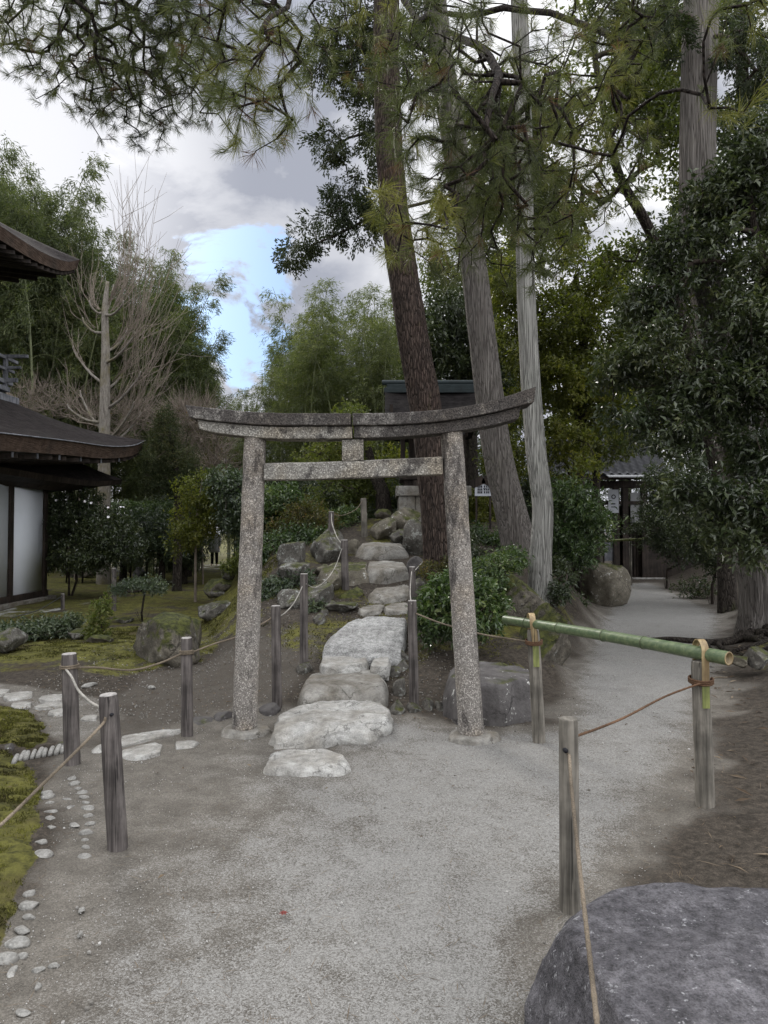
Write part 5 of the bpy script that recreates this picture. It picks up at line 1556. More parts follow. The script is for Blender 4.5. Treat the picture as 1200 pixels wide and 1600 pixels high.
def trunk_geo(P, R, seed, m=28, ridge=.06, flare=0.0, n=60, vs_=1.0, lobes=5, flute=0.0):
    Q = spline(P, n); Rr = np.interp(np.linspace(0, 1, n), np.linspace(0, 1, len(R)), R)
    s = np.concatenate([[0], np.cumsum(np.linalg.norm(np.diff(Q, axis=0), axis=1))])
    a = np.linspace(0, 2 * np.pi, m, endpoint=False)
    RR = Rr[:, None] * np.ones(m)[None]
    if flare:
        RR = RR * (1 + flare * np.exp(-s / .35)[:, None] * (.55 + .45 * np.cos(a * lobes + seed)[None]))
    q = np.stack(np.broadcast_arrays(np.cos(a)[None] * 2.6, np.sin(a)[None] * 2.6, s[:, None] * vs_), -1).reshape(-1, 3)
    RR = RR * (1 + (fbm(q, seed, 4, .6).reshape(n, m) - .5) * ridge * 2 + (fbm(q * [4, 4, 2], seed + 4, 3, .6).reshape(n, m) - .5) * ridge)
    if flute: RR = RR * (1 + (fbm(q * [5, 5, .35], seed + 9, 3, .6).reshape(n, m) - .5) * flute)
    return tube(Q, RR, m)


def tree(name, label, cat, trunk, R, bark, blobs, n, k, length, L, W, leaf, seed, group=None, gap=.40, attr=160, from_=.35, twig='twig', tip_r=.006, step=.3, ridge=.05, flare=.3, m=16, gscale=1.1, inner=.35, lift=.12, crown="crown", **kw):
    r = np.random.default_rng(seed)
    trunk = [np.array(p, float) for p in trunk]
    th = thing(name, label, cat, trunk[0], group)
    T = [trunk[0] - [0, 0, .15]] + trunk
    ob("trunk", trunk_geo(T, [R[0]] + list(R), seed, m, ridge, flare, 40), M[bark], th)
    P, O = crown_pts(blobs, n, r, gap, gscale, inner)
    Q = spline(trunk, 30); i0 = int(30 * from_)
    base = Q[i0:]; par = np.arange(-1, len(base) - 1)
    sel = r.choice(len(P), min(attr, len(P)), replace=False)
    Nn, Pa, cnt, tips = grow(base, par, P[sel], r, step, lift)
    Rr = np.minimum(tip_r * cnt ** .48, R[-1] * 1.0 + .01)
    ob("branches", skel_geo(Nn, Pa, Rr, 5), M[twig], th)
    g, t = sprigs(P, O, r, k, length, L, W, **kw)
    ob(crown, g, M[leaf], th, smooth=False, attrs={'tint': ('FACE', t)})
    return th


def shrub(name, label, cat, base, blobs, n, k, length, L, W, leaf, seed, stems=4, stem_r=.018, attr=60, twig='twig', group=None, gap=.3, **kw):
    r = np.random.default_rng(seed)
    base = np.array(base, float)
    th = thing(name, label, cat, base, group)
    P, O = crown_pts(blobs, n, r, gap, .5, .25)
    c = P.mean(0)
    b = [base - [0, 0, .05]]; par = [-1]
    for i in range(stems):
        a = i * 2.4 + seed
        b.append(base + np.array([math.cos(a) * .05, math.sin(a) * .05, .02])); par.append(0)
        b.append(b[-1] + (c - base) * .25 + np.array([math.cos(a), math.sin(a), 0]) * .08); par.append(len(b) - 2)
    sel = r.choice(len(P), min(attr, len(P)), replace=False)
    Nn, Pa, cnt, tips = grow(np.array(b), np.array(par), P[sel], r, .12, .12)
    ob("stems", skel_geo(Nn, Pa, np.minimum(.0035 * cnt ** .5, stem_r), 5), M[twig], th)
    g, t = sprigs(P, O, r, k, length, L, W, **kw)
    ob("foliage", g, M[leaf], th, smooth=False, attrs={'tint': ('FACE', t)})
    return th


def gnd(px, d):
    x = (px - 600) / F * d; return np.array([x, d, HZ(x, d)])


# ---- bamboo groves: a few culms are modelled, the rest are copies
def bamboo_mesh(seed, leafmat, h=12.0, lean=1.0, low=.34, dens=1.0):
    r = np.random.default_rng(seed)
    n = 36; z = np.linspace(0, h, n); az = r.uniform(0, 6.28)
    off = lean * 1.9 * (z / h) ** 3.2
    C = np.stack([np.cos(az) * off, np.sin(az) * off, z - .35 * lean * (z / h) ** 5], 1)
    R = np.interp(z / h, [0, .5, 1], [.048, .038, .007])
    R = R * (1 + .06 * (np.arange(n) % 2))
    geo = [tube(C, R, 8)]
    P, D, tw = [], [], []
    zz = h * low
    while zz < h * .995:
        c = np.array([np.interp(zz, z, C[:, j]) for j in range(3)]); f = zz / h
        l0 = 1.75 * (1 - f) ** .6 + .35
        if f < .5: l0 *= .55 + .9 * (f - low)
        for q in range(3 if f > .45 else 2):
            a = r.uniform(0, 6.28); l = l0 * r.uniform(.6, 1.15)
            t = np.linspace(0, 1, 6)
            d = np.stack([np.cos(a) * l * t, np.sin(a) * l * t, l * (.75 * t - .85 * t * t)], 1) + c
            tw.append(d)
            m = int((7 + l * 15) * dens)
            tt = r.uniform(.25, 1.0, m)
            pp_ = np.stack([np.interp(tt, t, d[:, j]) for j in range(3)], 1) + r.normal(0, .10, (m, 3))
            P.append(pp_); D.append(np.stack([np.full(m, np.cos(a)), np.full(m, np.sin(a)), np.full(m, -.35)], 1))
        zz += .33
    geo += [tube(d, [.008, .007, .006, .005, .004, .003], 3, cap=False) for d in tw]
    P = np.vstack(P); D = np.vstack(D)
    P = np.repeat(P, 3, 0); D = np.repeat(D, 3, 0)
    m = len(P)
    D = D * .8 + unit(m, r) * .75 + [0, 0, -.15]
    g = leaf_geo(P + r.normal(0, .05, (m, 3)), D, unit(m, r) * .5 + [0, 0, .8], r.uniform(.13, .24, m), r.uniform(.022, .034, m), .12, .15, .35)
    t = np.clip(.45 + (fbm(P * .9, seed, 3) - .5) * 1.3 + r.normal(0, .2, m), 0, 1)
    V, fl = join(geo)
    a = mesh_np("culm", V, fl); a.materials.append(M['culm'])
    b = mesh_np("leaves", g[0], g[1], False, {'tint': ('FACE', np.repeat(t, 2))}); b.materials.append(M[leafmat])
    return a, b


def bamboo_groves():
    dark = [bamboo_mesh(400 + i, 'bamboo_leaf', 12, (.5, .9, 1.3, .7)[i], (.22, .30, .36, .26)[i], 1.2) for i in range(4)]
    bright = [bamboo_mesh(420 + i, 'bamboo_bright', 12, (.3, .55, .8, .4)[i], (.16, .24, .20, .30)[i], .85) for i in range(4)]
    r = np.random.default_rng(99)
    protos = {}

    def plant(mesh, key, x, y, h, label, group):
        if key not in protos:
            th = bpy.data.objects.new("bamboo", None); COL.objects.link(th)
            for nm, me in zip(("culm", "leaves"), mesh):
                o = bpy.data.objects.new(nm, me); COL.objects.link(o); o.parent = th
            protos[key] = th
        else:
            th = copy_tree(protos[key])
        th.location = (x, y, HZ(x, y) - .05)
        th.rotation_euler = (0, 0, r.uniform(0, 6.28))
        s = h / 12; th.scale = (.5 + .5 * s, .5 + .5 * s, s)
        tag(th, label, "bamboo", group)
    for i in range(128):
        px = r.uniform(-110, 318); d = r.uniform(25.5, 35)
        top = np.interp(px, [-110, 0, 60, 95, 130, 170, 240, 285, 310, 345], [250, 265, 250, 330, 350, 400, 415, 460, 530, 585]) + r.uniform(-25, 95)
        z = at(px, top, d)[2]
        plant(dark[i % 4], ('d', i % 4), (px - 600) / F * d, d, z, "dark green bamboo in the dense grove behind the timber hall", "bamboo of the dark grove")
    plant(dark[2], ('d', 2), (52 - 600) / F * 25, 25.0, at(60, 212, 25)[2], "tallest bamboo, its drooping tip high above the hall's upper roof", "bamboo of the dark grove")
    for i in range(54):
        px = r.uniform(366, 625); d = r.uniform(22.5, 30)
        top = np.interp(px, [370, 400, 430, 480, 520, 560, 600, 625], [600, 545, 500, 440, 425, 450, 430, 470]) + r.uniform(-10, 110)
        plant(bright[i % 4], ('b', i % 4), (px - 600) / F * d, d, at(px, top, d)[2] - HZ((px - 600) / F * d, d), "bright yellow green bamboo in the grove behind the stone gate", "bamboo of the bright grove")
    for i in range(16):
        px = r.uniform(215, 318); d = r.uniform(27, 34)
        top = np.interp(px, [215, 240, 285, 310, 335], [420, 440, 470, 535, 580]) + r.uniform(0, 90)
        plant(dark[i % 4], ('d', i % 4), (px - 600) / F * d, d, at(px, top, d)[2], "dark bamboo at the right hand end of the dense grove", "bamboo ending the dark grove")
    for i in range(12):
        px = r.uniform(352, 405); d = r.uniform(29, 36)
        plant(bright[i % 4], ('b', i % 4), (px - 600) / F * d, d, at(px, r.uniform(610, 690), d)[2], "short pale bamboo in the low gap between the two groves", "bamboo between the groves")


bamboo_groves()


# ---- the bare ginkgo
def ginkgo():
    r = np.random.default_rng(5)
    d = 21.5
    base = gnd(163, d)
    th = thing("ginkgo_tree", "bare pollarded ginkgo with pale upswept whips before the dark bamboo", "tree", base)
    P = [base - [0, 0, .2], base, at(163, 720, d), at(164, 620, d), at(165, 540, d), at(164, 485, d), at(168, 440, d)]
    ob("trunk", trunk_geo(P, [.22, .21, .175, .15, .12, .095, .05], 3, 20, .05, .2, 50), M['ginkgo_bark'], th)
    limbs, whips = [], []
    spec = [((164, 700), (215, 655)), ((165, 690), (205, 640)), ((160, 672), (128, 622)), ((165, 640), (215, 592)), ((162, 600), (118, 552)), ((165, 610), (200, 570)), ((164, 568), (206, 530)), ((164, 550), (196, 522)),
            ((162, 520), (132, 505)), ((164, 492), (190, 478)), ((163, 488), (142, 478)), ((165, 486), (176, 455)), ((160, 660), (110, 640))]
    for a, b in spec:
        A = at(*a, d); e = at(*b, d + r.uniform(-1.3, 1.0))
        Q = spline([A, A + (e - A) * .5 + [0, 0, -.12], e, e + (e - A) * .1 + [0, 0, .15]], 8)
        limbs.append(tube(Q, np.linspace(.048, .020, 8), 7))
        for k in range(16 if (b[0] > a[0] or b[1] < 500) else 6):
            f = r.uniform(.25, 1.0); s = A + (e - A) * f
            side = np.sign(b[0] - a[0]); l = r.uniform(1.4, 3.6) * (.55 if side < 0 else 1) * (1.15 if b[1] < 500 else 1)
            v = np.array([side * r.uniform(.05, .85) * (.5 if b[1] < 500 else 1), r.normal(0, .45), 1.0]); v /= np.linalg.norm(v)
            w = spline([s, s + v * l * .4 + np.array([side * .18, 0, -.05]) * l * .5, s + v * l + [0, 0, .12 * l]], 6)
            w = w + r.normal(0, .015, w.shape)
            whips.append(tube(w, np.linspace(.010, .0035, 6), 4, cap=False))
            for q in range(2):
                j = r.integers(2, 5); vv = v + r.normal(0, .4, 3); l2 = l * r.uniform(.15, .4)
                whips.append(tube([w[j], w[j] + vv * l2 * .5, w[j] + vv * l2 + [0, 0, .1 * l2]], [.008, .006, .003], 3, cap=False))
    ob("limbs", join(limbs), M['ginkgo_bark'], th)
    ob("whips", join(whips), M['bare_twig'], th)


ginkgo()


def bare_bush(label, px, d, blobs, n, seed, mat, twig, group, leafy=.35, r0=.03):
    r = np.random.default_rng(seed)
    base = gnd(px, d)
    th = thing("bare_tree", label, "tree", base, group)
    P, O = crown_pts(blobs, n, r, .3, .8, .2)
    c = P.mean(0)
    Q = np.linspace(base, base + (c - base) * .55, 6)
    sub = r.choice(len(P), 150, replace=False)
    Nn, Pa, cnt, tips = grow(Q, np.arange(-1, 5), P[sub], r, .3, .12, .05)
    ob("branches", skel_geo(Nn, Pa, np.minimum(.0042 * cnt ** .42, r0), 4), M[twig], th)
    j = r.integers(8, len(Nn), len(P)); A = Nn[j]; dv = (A - Nn[Pa[j]]); dv /= np.linalg.norm(dv, axis=1)[:, None] + 1e-9
    dv = dv * .6 + unit(len(A), r) * .6 + [0, 0, .35]; dv /= np.linalg.norm(dv, axis=1)[:, None]; l = r.uniform(.25, .9, len(A))[:, None]
    mid = A + dv * l * .5 + r.normal(0, .02, A.shape); N3 = np.vstack([A, mid, A + dv * l + [0, 0, .03]]); m = len(A)
    ob("fine_twigs", skel_geo(N3, np.concatenate([np.full(m, -1), np.arange(m), m + np.arange(m)]), np.repeat([.007, .0055, .0035], m), 3), M[twig], th)
    sel = r.random(len(P)) < leafy
    g, t = sprigs(P[sel], O[sel], r, 5, .3, .06, .035)
    ob("dry_leaves", g, M[mat], th, smooth=False, attrs={'tint': ('FACE', t)})


bare_bush("bare twiggy reddish tree between the juniper and the stone gate", 318, 21.5, [B(310, 680, 21.5, 42, 52, 1.2), B(335, 725, 21.5, 30, 40, 1), B(285, 655, 21.5, 30, 30, 1)], 1900, 61, 'red_leaf', 'bare_twig', "bare trees in the left garden", .25)
bare_bush("bare twiggy tree spreading low over the hall's main roof", 118, 23.5, [B(70, 625, 23.5, 60, 28, 1.3), B(140, 640, 23.5, 60, 28, 1.2), B(205, 660, 23.0, 45, 28, 1.1)], 1100, 62, 'red_leaf', 'bare_twig', "bare trees in the left garden", .08)

# ---- left garden
LT = "evergreens in the left garden"
camellia_th = shrub("camellia_bush", "large camellia with white flowers against the hall's white wall", "shrub", gnd(112, 17.6), [B(112, 800, 17.5, 52, 38, 1.0), B(165, 835, 17.2, 48, 34, .9), B(92, 850, 17.5, 36, 38, .9), B(140, 868, 17.0, 52, 26, .9), B(190, 850, 17.2, 38, 25, .8)], 2300, 9, .28, .085, .042, 'dark_leaf', 501, 5, .06, 140, group=LT, gap=.33)


def flowers(th, blobs, n, seed, s=.05):
    r = np.random.default_rng(seed); P, O = crown_pts(blobs, n, r, .2, .6, .85)
    geos = []
    for p, o in zip(P, O):
        o = o + [0, -.8, .3]; o /= np.linalg.norm(o)
        u = np.cross(o, [0, 0, 1]); u /= np.linalg.norm(u); w = np.cross(o, u)
        k = np.linspace(0, 2 * np.pi, 6, endpoint=False)
        D = u[None] * np.cos(k)[:, None] + w[None] * np.sin(k)[:, None] + o * .35
        geos.append(leaf_geo(np.tile(p, (6, 1)), D, np.tile(o, (6, 1)), s, s * .95, .1, -.1, .6))
    ob("flowers", join(geos), M['flower'], th, smooth=False)


flowers(camellia_th, [B(125, 785, 17.3, 50, 22, 1.0), B(170, 815, 16.9, 40, 24, .9), B(150, 800, 17.0, 45, 25, .9)], 26, 77, .036)

r_ = np.random.default_rng(44)


def hedge(label, px0, px1, yt, d, depth, seed, leaf='shrub_leaf', n=5200, zb=.25):
    r = np.random.default_rng(seed)
    a, b = at(px0, yt, d), at(px1, yt, d)
    th = thing("hedge", label, "hedge", ((a[0] + b[0]) / 2, d, 0), "clipped hedges across the garden")
    P = np.c_[r.uniform(a[0], b[0], n), d + r.uniform(-depth / 2, depth / 2, n), zb + (a[2] - zb) * r.random(n) ** .6]
    g, t = sprigs(P, np.tile([0, -.4, .5], (n, 1)), r, 6, .22, .07, .035)
    ob("foliage", g, M[leaf], th, smooth=False, attrs={'tint': ('FACE', t)})
    st = [tube([(x, d, -.05), (x + .05, d, a[2] * .5), (x - .03, d, a[2] * .9)], [.03, .025, .012], 6) for x in np.linspace(a[0] + .2, b[0] - .2, 9)]
    ob("stems", join(st), M['dark_bark'], th)


hedge("long clipped hedge with a bright flat top below the ginkgo", 95, 314, 786, 22.0, 1.1, 71)
hedge("lower dark clipped hedge far behind the left garden", -60, 296, 806, 27.5, 1.2, 72, 'dark_leaf', 6000)

tree("juniper_tree", "dense dark juniper rising between the hall's eave and the stone gate", "tree", [gnd(277, 19), at(279, 800, 19), at(274, 730, 19), at(264, 668, 19)], [.12, .11, .09, .04], 'dark_bark',
     [B(262, 680, 19, 24, 36, .6), B(248, 715, 19, 34, 30, .7), B(282, 722, 19, 32, 34, .7), B(236, 752, 19, 26, 24, .6), B(296, 750, 19, 30, 28, .7), B(262, 750, 19, 34, 24, .7), B(258, 652, 19, 12, 18, .35)], 2600, 8, .22, .07, .020, 'cypress_leaf', 503, LT, .25, 120)
tree("garden_tree", "slender pale stemmed tree with yellowish leaves left of the gate pillar", "tree", [gnd(306, 16.2), at(306, 850, 16.2), at(309, 800, 16.2), at(316, 750, 16.2)], [.035, .03, .028, .015], 'bare_twig',
     [B(320, 765, 16, 48, 32, .8), B(292, 800, 15.8, 42, 28, .8), B(345, 800, 16.2, 36, 30, .8), B(300, 832, 16, 30, 18, .7), B(280, 845, 15.8, 26, 20, .7)], 1000, 8, .26, .08, .04, 'yellow_leaf', 504, LT, .38, 90, ridge=.02, flare=.1)
tree("garden_tree", "dark layered evergreen on a bent trunk near the conical rock", "tree", [gnd(193, 23), at(193, 870, 23), at(190, 850, 23), at(198, 835, 23)], [.12, .10, .09, .05], 'dark_bark',
     [B(180, 845, 23, 38, 16, 1), B(215, 835, 23, 34, 16, 1), B(195, 820, 23, 40, 14, 1)], 1100, 8, .25, .09, .03, 'garden_leaf', 505, LT, .3, 70)
tree("garden_tree", "small evergreen with pale edged leaves over a short dark trunk", "tree", [gnd(253, 20.5), at(253, 890, 20.5), at(250, 865, 20.5), at(246, 845, 20.5)], [.10, .09, .07, .04], 'dark_bark',
     [B(240, 838, 20.5, 40, 24, .9), B(215, 862, 20.5, 26, 14, .8), B(268, 860, 20.5, 26, 18, .8), B(232, 815, 20.5, 30, 16, .8)], 1300, 8, .25, .085, .04, 'garden_leaf', 506, LT, .3, 70)
tree("garden_tree", "low dark evergreen right of the small one with the short trunk", "tree", [gnd(288, 21.5), at(288, 885, 21.5), at(285, 865, 21.5), at(288, 850, 21.5)], [.10, .09, .07, .04], 'dark_bark',
     [B(290, 868, 21.5, 34, 14, .9), B(300, 845, 21.5, 30, 18, .9), B(275, 880, 21.5, 20, 8, .6)], 900, 8, .25, .08, .035, 'dark_leaf', 507, LT, .3, 60)
tree("garden_tree", "glossy round evergreen half hidden by the left gate pillar", "tree", [gnd(392, 15.5), at(392, 870, 15.5), at(388, 830, 15.5), at(380, 790, 15.5)], [.08, .07, .06, .03], 'dark_bark',
     [B(374, 770, 15.5, 38, 30, .9), B(395, 815, 15.3, 36, 34, .9), B(366, 812, 15.5, 24, 20, .8), B(350, 755, 15.8, 26, 22, .7), B(398, 860, 15.2, 26, 26, .7)], 1450, 8, .26, .09, .045, 'garden_leaf', 508, LT, .3, 90)
tree("garden_tree", "broad dark evergreen in the gap under the bare reddish tree", "tree", [gnd(296, 25), at(297, 850, 25), at(304, 800, 25), at(318, 770, 25)], [.10, .09, .07, .04], 'dark_bark',
     [B(300, 790, 24, 50, 30, 1.1), B(345, 775, 24, 40, 36, 1.1), B(260, 800, 24, 40, 28, 1)], 1500, 8, .28, .10, .045, 'dark_leaf', 509, LT, .3, 80)

GB = "low bushes on the left moss"
shrub("low_bush", "wide dark bush at the left picture edge", "shrub", gnd(35, 10.4), [B(5, 992, 10.4, 42, 16, .5), B(45, 988, 10.4, 40, 16, .5), B(85, 981, 10.5, 34, 14, .45), B(110, 972, 10.6, 16, 9, .3)], 900, 8, .14, .055, .028, 'garden_leaf', 511, 6, .02, 80, group=GB)
shrub("low_bush", "small variegated plant with cream edged leaves on the moss", "shrub", gnd(150, 10.1), [B(152, 972, 10.1, 18, 24, .25), B(163, 945, 10.2, 14, 12, .2), B(150, 992, 10.1, 18, 10, .22)], 170, 7, .12, .065, .030, 'maple_leaf', 512, 3, .012, 30, group=GB)
shrub("low_bush", "flat topped little shrub on crooked branches above the big boulder", "shrub", gnd(224, 12.6), [B(205, 916, 12.6, 22, 10, .35), B(235, 914, 12.6, 24, 10, .35), B(250, 920, 12.5, 12, 8, .25), B(185, 922, 12.5, 10, 6, .2)], 420, 8, .13, .05, .02, 'garden_leaf', 513, 4, .03, 30, group=GB, twig='dark_bark')
shrub("low_bush", "leafy pale plant growing on top of the brown rock", "shrub", at(348, 893, G(345, 934)[1]), [B(362, 886, G(345, 934)[1], 16, 10, .3), B(372, 880, G(345, 934)[1], 12, 10, .25)], 170, 7, .13, .07, .022, 'maple_leaf', 514, 4, .01, 30, group=GB)
shrub("low_bush", "dark shrub with pale flecked leaves left of the tallest left post", "shrub", gnd(425, 10.2), [B(420, 925, 10.2, 22, 20, .35), B(440, 915, 10.2, 22, 14, .35), B(410, 940, 10.0, 14, 12, .25)], 300, 8, .15, .06, .026, 'garden_leaf', 515, 4, .015, 40, group=GB)

# ---- the mound around the steps and the shrine
CS = "shrubs on the mound around the shrine"
shrub("broadleaf_shrub", "glossy bright shrub framed by the gate just right of its left pillar", "shrub", gnd(445, 14.2), [B(440, 780, 14.2, 38, 26, .8), B(415, 800, 14.0, 28, 26, .7), B(465, 800, 14.2, 34, 22, .7)], 900, 8, .26, .10, .036, 'shrub_leaf', 521, 5, .03, 80, group=CS)
shrub("broadleaf_shrub", "reddish tinged shrub below the glossy one, over the left rockery", "shrub", gnd(485, 13.4), [B(475, 800, 13.6, 36, 18, .6), B(500, 815, 13.4, 30, 18, .6), B(455, 825, 13.2, 34, 20, .6)], 620, 8, .24, .075, .03, 'red_leaf', 522, 5, .03, 80, group=CS)
shrub("broadleaf_shrub", "dark green low shrub behind the pointed leaning rock", "shrub", gnd(425, 12.8), [B(420, 860, 12.6, 34, 26, .6), B(455, 845, 12.8, 34, 18, .6), B(485, 838, 12.9, 28, 14, .5), B(408, 890, 12.2, 20, 16, .4)], 900, 8, .22, .075, .032, 'shrub_leaf', 523, 5, .03, 80, group=CS)
shrub("broadleaf_shrub", "olive shrub left of the thin notice board, behind the shrine", "shrub", gnd(760, 15.2), [B(760, 790, 15, 40, 36, .8), B(745, 830, 14.6, 36, 30, .7), B(785, 830, 15, 30, 30, .7)], 1100, 8, .24, .085, .036, 'yellow_leaf', 524, 5, .03, 80, group=CS)
shrub("broadleaf_shrub", "low azalea spreading between the right gate pillar and the mossy rock", "shrub", gnd(770, 9.3), [B(745, 893, 9.2, 30, 18, .4), B(785, 882, 9.4, 36, 16, .45), B(765, 912, 9.0, 34, 14, .4), B(800, 870, 9.8, 26, 12, .4)], 800, 8, .14, .05, .022, 'shrub_leaf', 525, 6, .02, 80, group=CS)
shrub("broadleaf_shrub", "thick glossy bush pressed against the back of the right gate pillar", "shrub", gnd(715, 8.0), [B(690, 955, 7.8, 40, 42, .40), B(735, 960, 7.7, 46, 40, .40), B(715, 920, 7.9, 44, 28, .38), B(668, 975, 7.9, 18, 32, .3), B(765, 950, 7.8, 24, 34, .32)], 1500, 8, .14, .068, .030, 'shrub_leaf', 526, 6, .02, 120, group=CS)
shrub("broadleaf_shrub", "small red twigged shrub at the foot of the red brown pine", "shrub", gnd(680, 9.6), [B(675, 893, 9.5, 22, 12, .3), B(700, 888, 9.6, 16, 12, .3)], 160, 6, .14, .05, .02, 'red_leaf', 527, 4, .012, 40, group=CS)
shrub("broadleaf_shrub", "bright shrub behind the pale leaning trunk, left of the squarish boulder", "shrub", gnd(890, 14.4), [B(890, 785, 14.4, 44, 40, .8), B(925, 820, 14.4, 34, 36, .7), B(872, 845, 14.2, 28, 34, .6), B(905, 865, 14.0, 34, 20, .6)], 1000, 8, .28, .11, .036, 'shrub_leaf', 528, 5, .03, 90, group=CS)
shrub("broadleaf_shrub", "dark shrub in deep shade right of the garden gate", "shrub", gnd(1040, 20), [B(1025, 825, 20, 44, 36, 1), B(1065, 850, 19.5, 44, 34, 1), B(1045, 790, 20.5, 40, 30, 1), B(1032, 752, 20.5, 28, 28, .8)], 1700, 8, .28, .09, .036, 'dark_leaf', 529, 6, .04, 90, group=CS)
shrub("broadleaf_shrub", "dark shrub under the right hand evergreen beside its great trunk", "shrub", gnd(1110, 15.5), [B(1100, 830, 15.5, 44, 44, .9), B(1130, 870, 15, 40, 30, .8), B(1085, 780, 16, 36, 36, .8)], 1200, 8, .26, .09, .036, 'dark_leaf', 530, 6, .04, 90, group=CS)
tree("maple_tree", "airy tree with bright small leaves seen through the stone gate", "tree", [gnd(545, 15.6), at(545, 800, 15.6), at(538, 750, 15.6), at(540, 700, 15.6)], [.07, .06, .05, .03], 'dark_bark',
     [B(540, 690, 15.6, 52, 32, 1), B(500, 728, 15.4, 46, 30, .9), B(575, 715, 15.6, 42, 34, .9), B(520, 770, 15.2, 44, 24, .8), B(575, 765, 15.8, 40, 22, .8), B(550, 655, 16, 30, 22, .8)], 1500, 8, .26, .058, .038, 'maple_leaf', 531, CS, .40, 120)
tree("dark_tree", "thick black trunk leaning beside the rock pile, left of the shrine", "tree", [gnd(600, 15.2), at(597, 770, 15.2), at(583, 735, 15.3), at(575, 700, 15.4)], [.17, .15, .12, .08], 'dark_bark',
     [B(570, 735, 16.2, 44, 24, .9), B(530, 790, 15.9, 34, 26, .8), B(610, 720, 16.2, 30, 26, .8)], 900, 8, .28, .08, .036, 'yellow_leaf', 532, CS, .40, 60, ridge=.10)
BT = "evergreen trees behind the shrine"
tree("evergreen_tree", "dark drooping leaved tree right behind the shrine roof", "tree", [gnd(725, 18.5), at(722, 720, 18.5), at(720, 600, 18.5), at(715, 500, 18.5)], [.22, .2, .16, .08], 'dark_bark',
     [B(705, 490, 18.5, 46, 42, 1.2), B(680, 545, 18.3, 40, 44, 1.1), B(735, 540, 18.5, 48, 46, 1.2), B(700, 580, 18.3, 42, 30, 1), B(755, 480, 18.8, 36, 38, 1), B(765, 590, 18.5, 36, 44, 1), B(770, 650, 18.5, 34, 40, 1), B(655, 575, 18.4, 24, 24, .8)], 2700, 9, .34, .15, .05, 'dark_leaf', 541, BT, .36, 160, droop=.55)
tree("evergreen_tree", "yellow green tree filling the space right of the two leaning trunks", "tree", [gnd(905, 16.5), at(905, 720, 16.5), at(912, 560, 16.5), at(900, 430, 16.5)], [.16, .14, .11, .06], 'dark_bark',
     [B(870, 400, 16.5, 50, 40, 1.1), B(800, 440, 16, 46, 48, 1.1), B(915, 455, 16.5, 60, 46, 1.2), B(855, 510, 16, 56, 50, 1.1), B(935, 540, 16.5, 56, 48, 1.2), B(800, 540, 15.8, 40, 50, 1), B(870, 600, 16, 56, 46, 1.1), B(940, 630, 16.5, 54, 46, 1.1), B(805, 640, 15.8, 44, 50, 1), B(870, 690, 16, 50, 40, 1), B(790, 720, 15.8, 36, 40, .9), B(890, 738, 15.6, 44, 26, .9)], 5500, 9, .32, .10, .046, 'yellow_leaf', 542, BT, .42, 220)
tree("evergreen_tree", "mid green tree between the yellow green one and the right hand evergreen", "tree", [gnd(930, 20), at(931, 760, 19.8), at(938, 640, 19.5), at(975, 500, 19)], [.13, .12, .10, .06], 'dark_bark',
     [B(990, 440, 19, 50, 46, 1.2), B(1010, 540, 19, 50, 46, 1.2), B(975, 610, 19, 44, 42, 1.1), B(1020, 650, 19, 46, 40, 1.1), B(950, 690, 19, 46, 36, 1.1), B(1080, 600, 19.5, 50, 50, 1.2), B(1060, 480, 19.5, 40, 50, 1.2)], 2600, 9, .34, .11, .05, 'oak_leaf', 543, BT, .44, 150)
tree("evergreen_tree", "sparse leaved tall tree whose limbs cross the sky at the top right", "tree", [gnd(1135, 13.8), at(1130, 800, 13.6), at(1095, 600, 13.2), at(1040, 420, 12.6), at(1005, 340, 12.4), at(968, 275, 12.2), at(945, 180, 12), at(925, 60, 11.8)], [.17, .16, .14,   .10, .09, .075, .06, .04], 'dark_bark',
     [B(845, 165, 11.8, 56, 46, 1), B(905, 215, 11.8, 56, 46, 1), B(965, 145, 11.8, 56, 50, 1), B(1005, 235, 12, 46, 46, 1), B(880, 310, 12, 56, 46, 1), B(945, 335, 12.2, 56, 40, 1), B(1030, 330, 12.4, 46, 50, 1), B(810, 250, 12, 40, 46, .9), B(830, 340, 12.2, 44, 40, .9), B(1050, 180, 12.2, 40, 46, .9), B(900, 60, 11.8, 56, 46, 1), B(1010, 60, 11.8, 46, 46, 1), B(1050, 270, 12.6, 46, 60, 1), B(1045, 90, 12.6, 40, 50, 1), B(970, 390, 12.6, 50, 36, 1), B(760, 190, 12.2, 40, 60, .9), B(750, 340, 12.4, 36, 50, .9)], 4700, 8, .32, .095, .042, 'oak_leaf', 544, BT, .47, 240, from_=.5, tip_r=.008)
FB = "far trees closing the view"
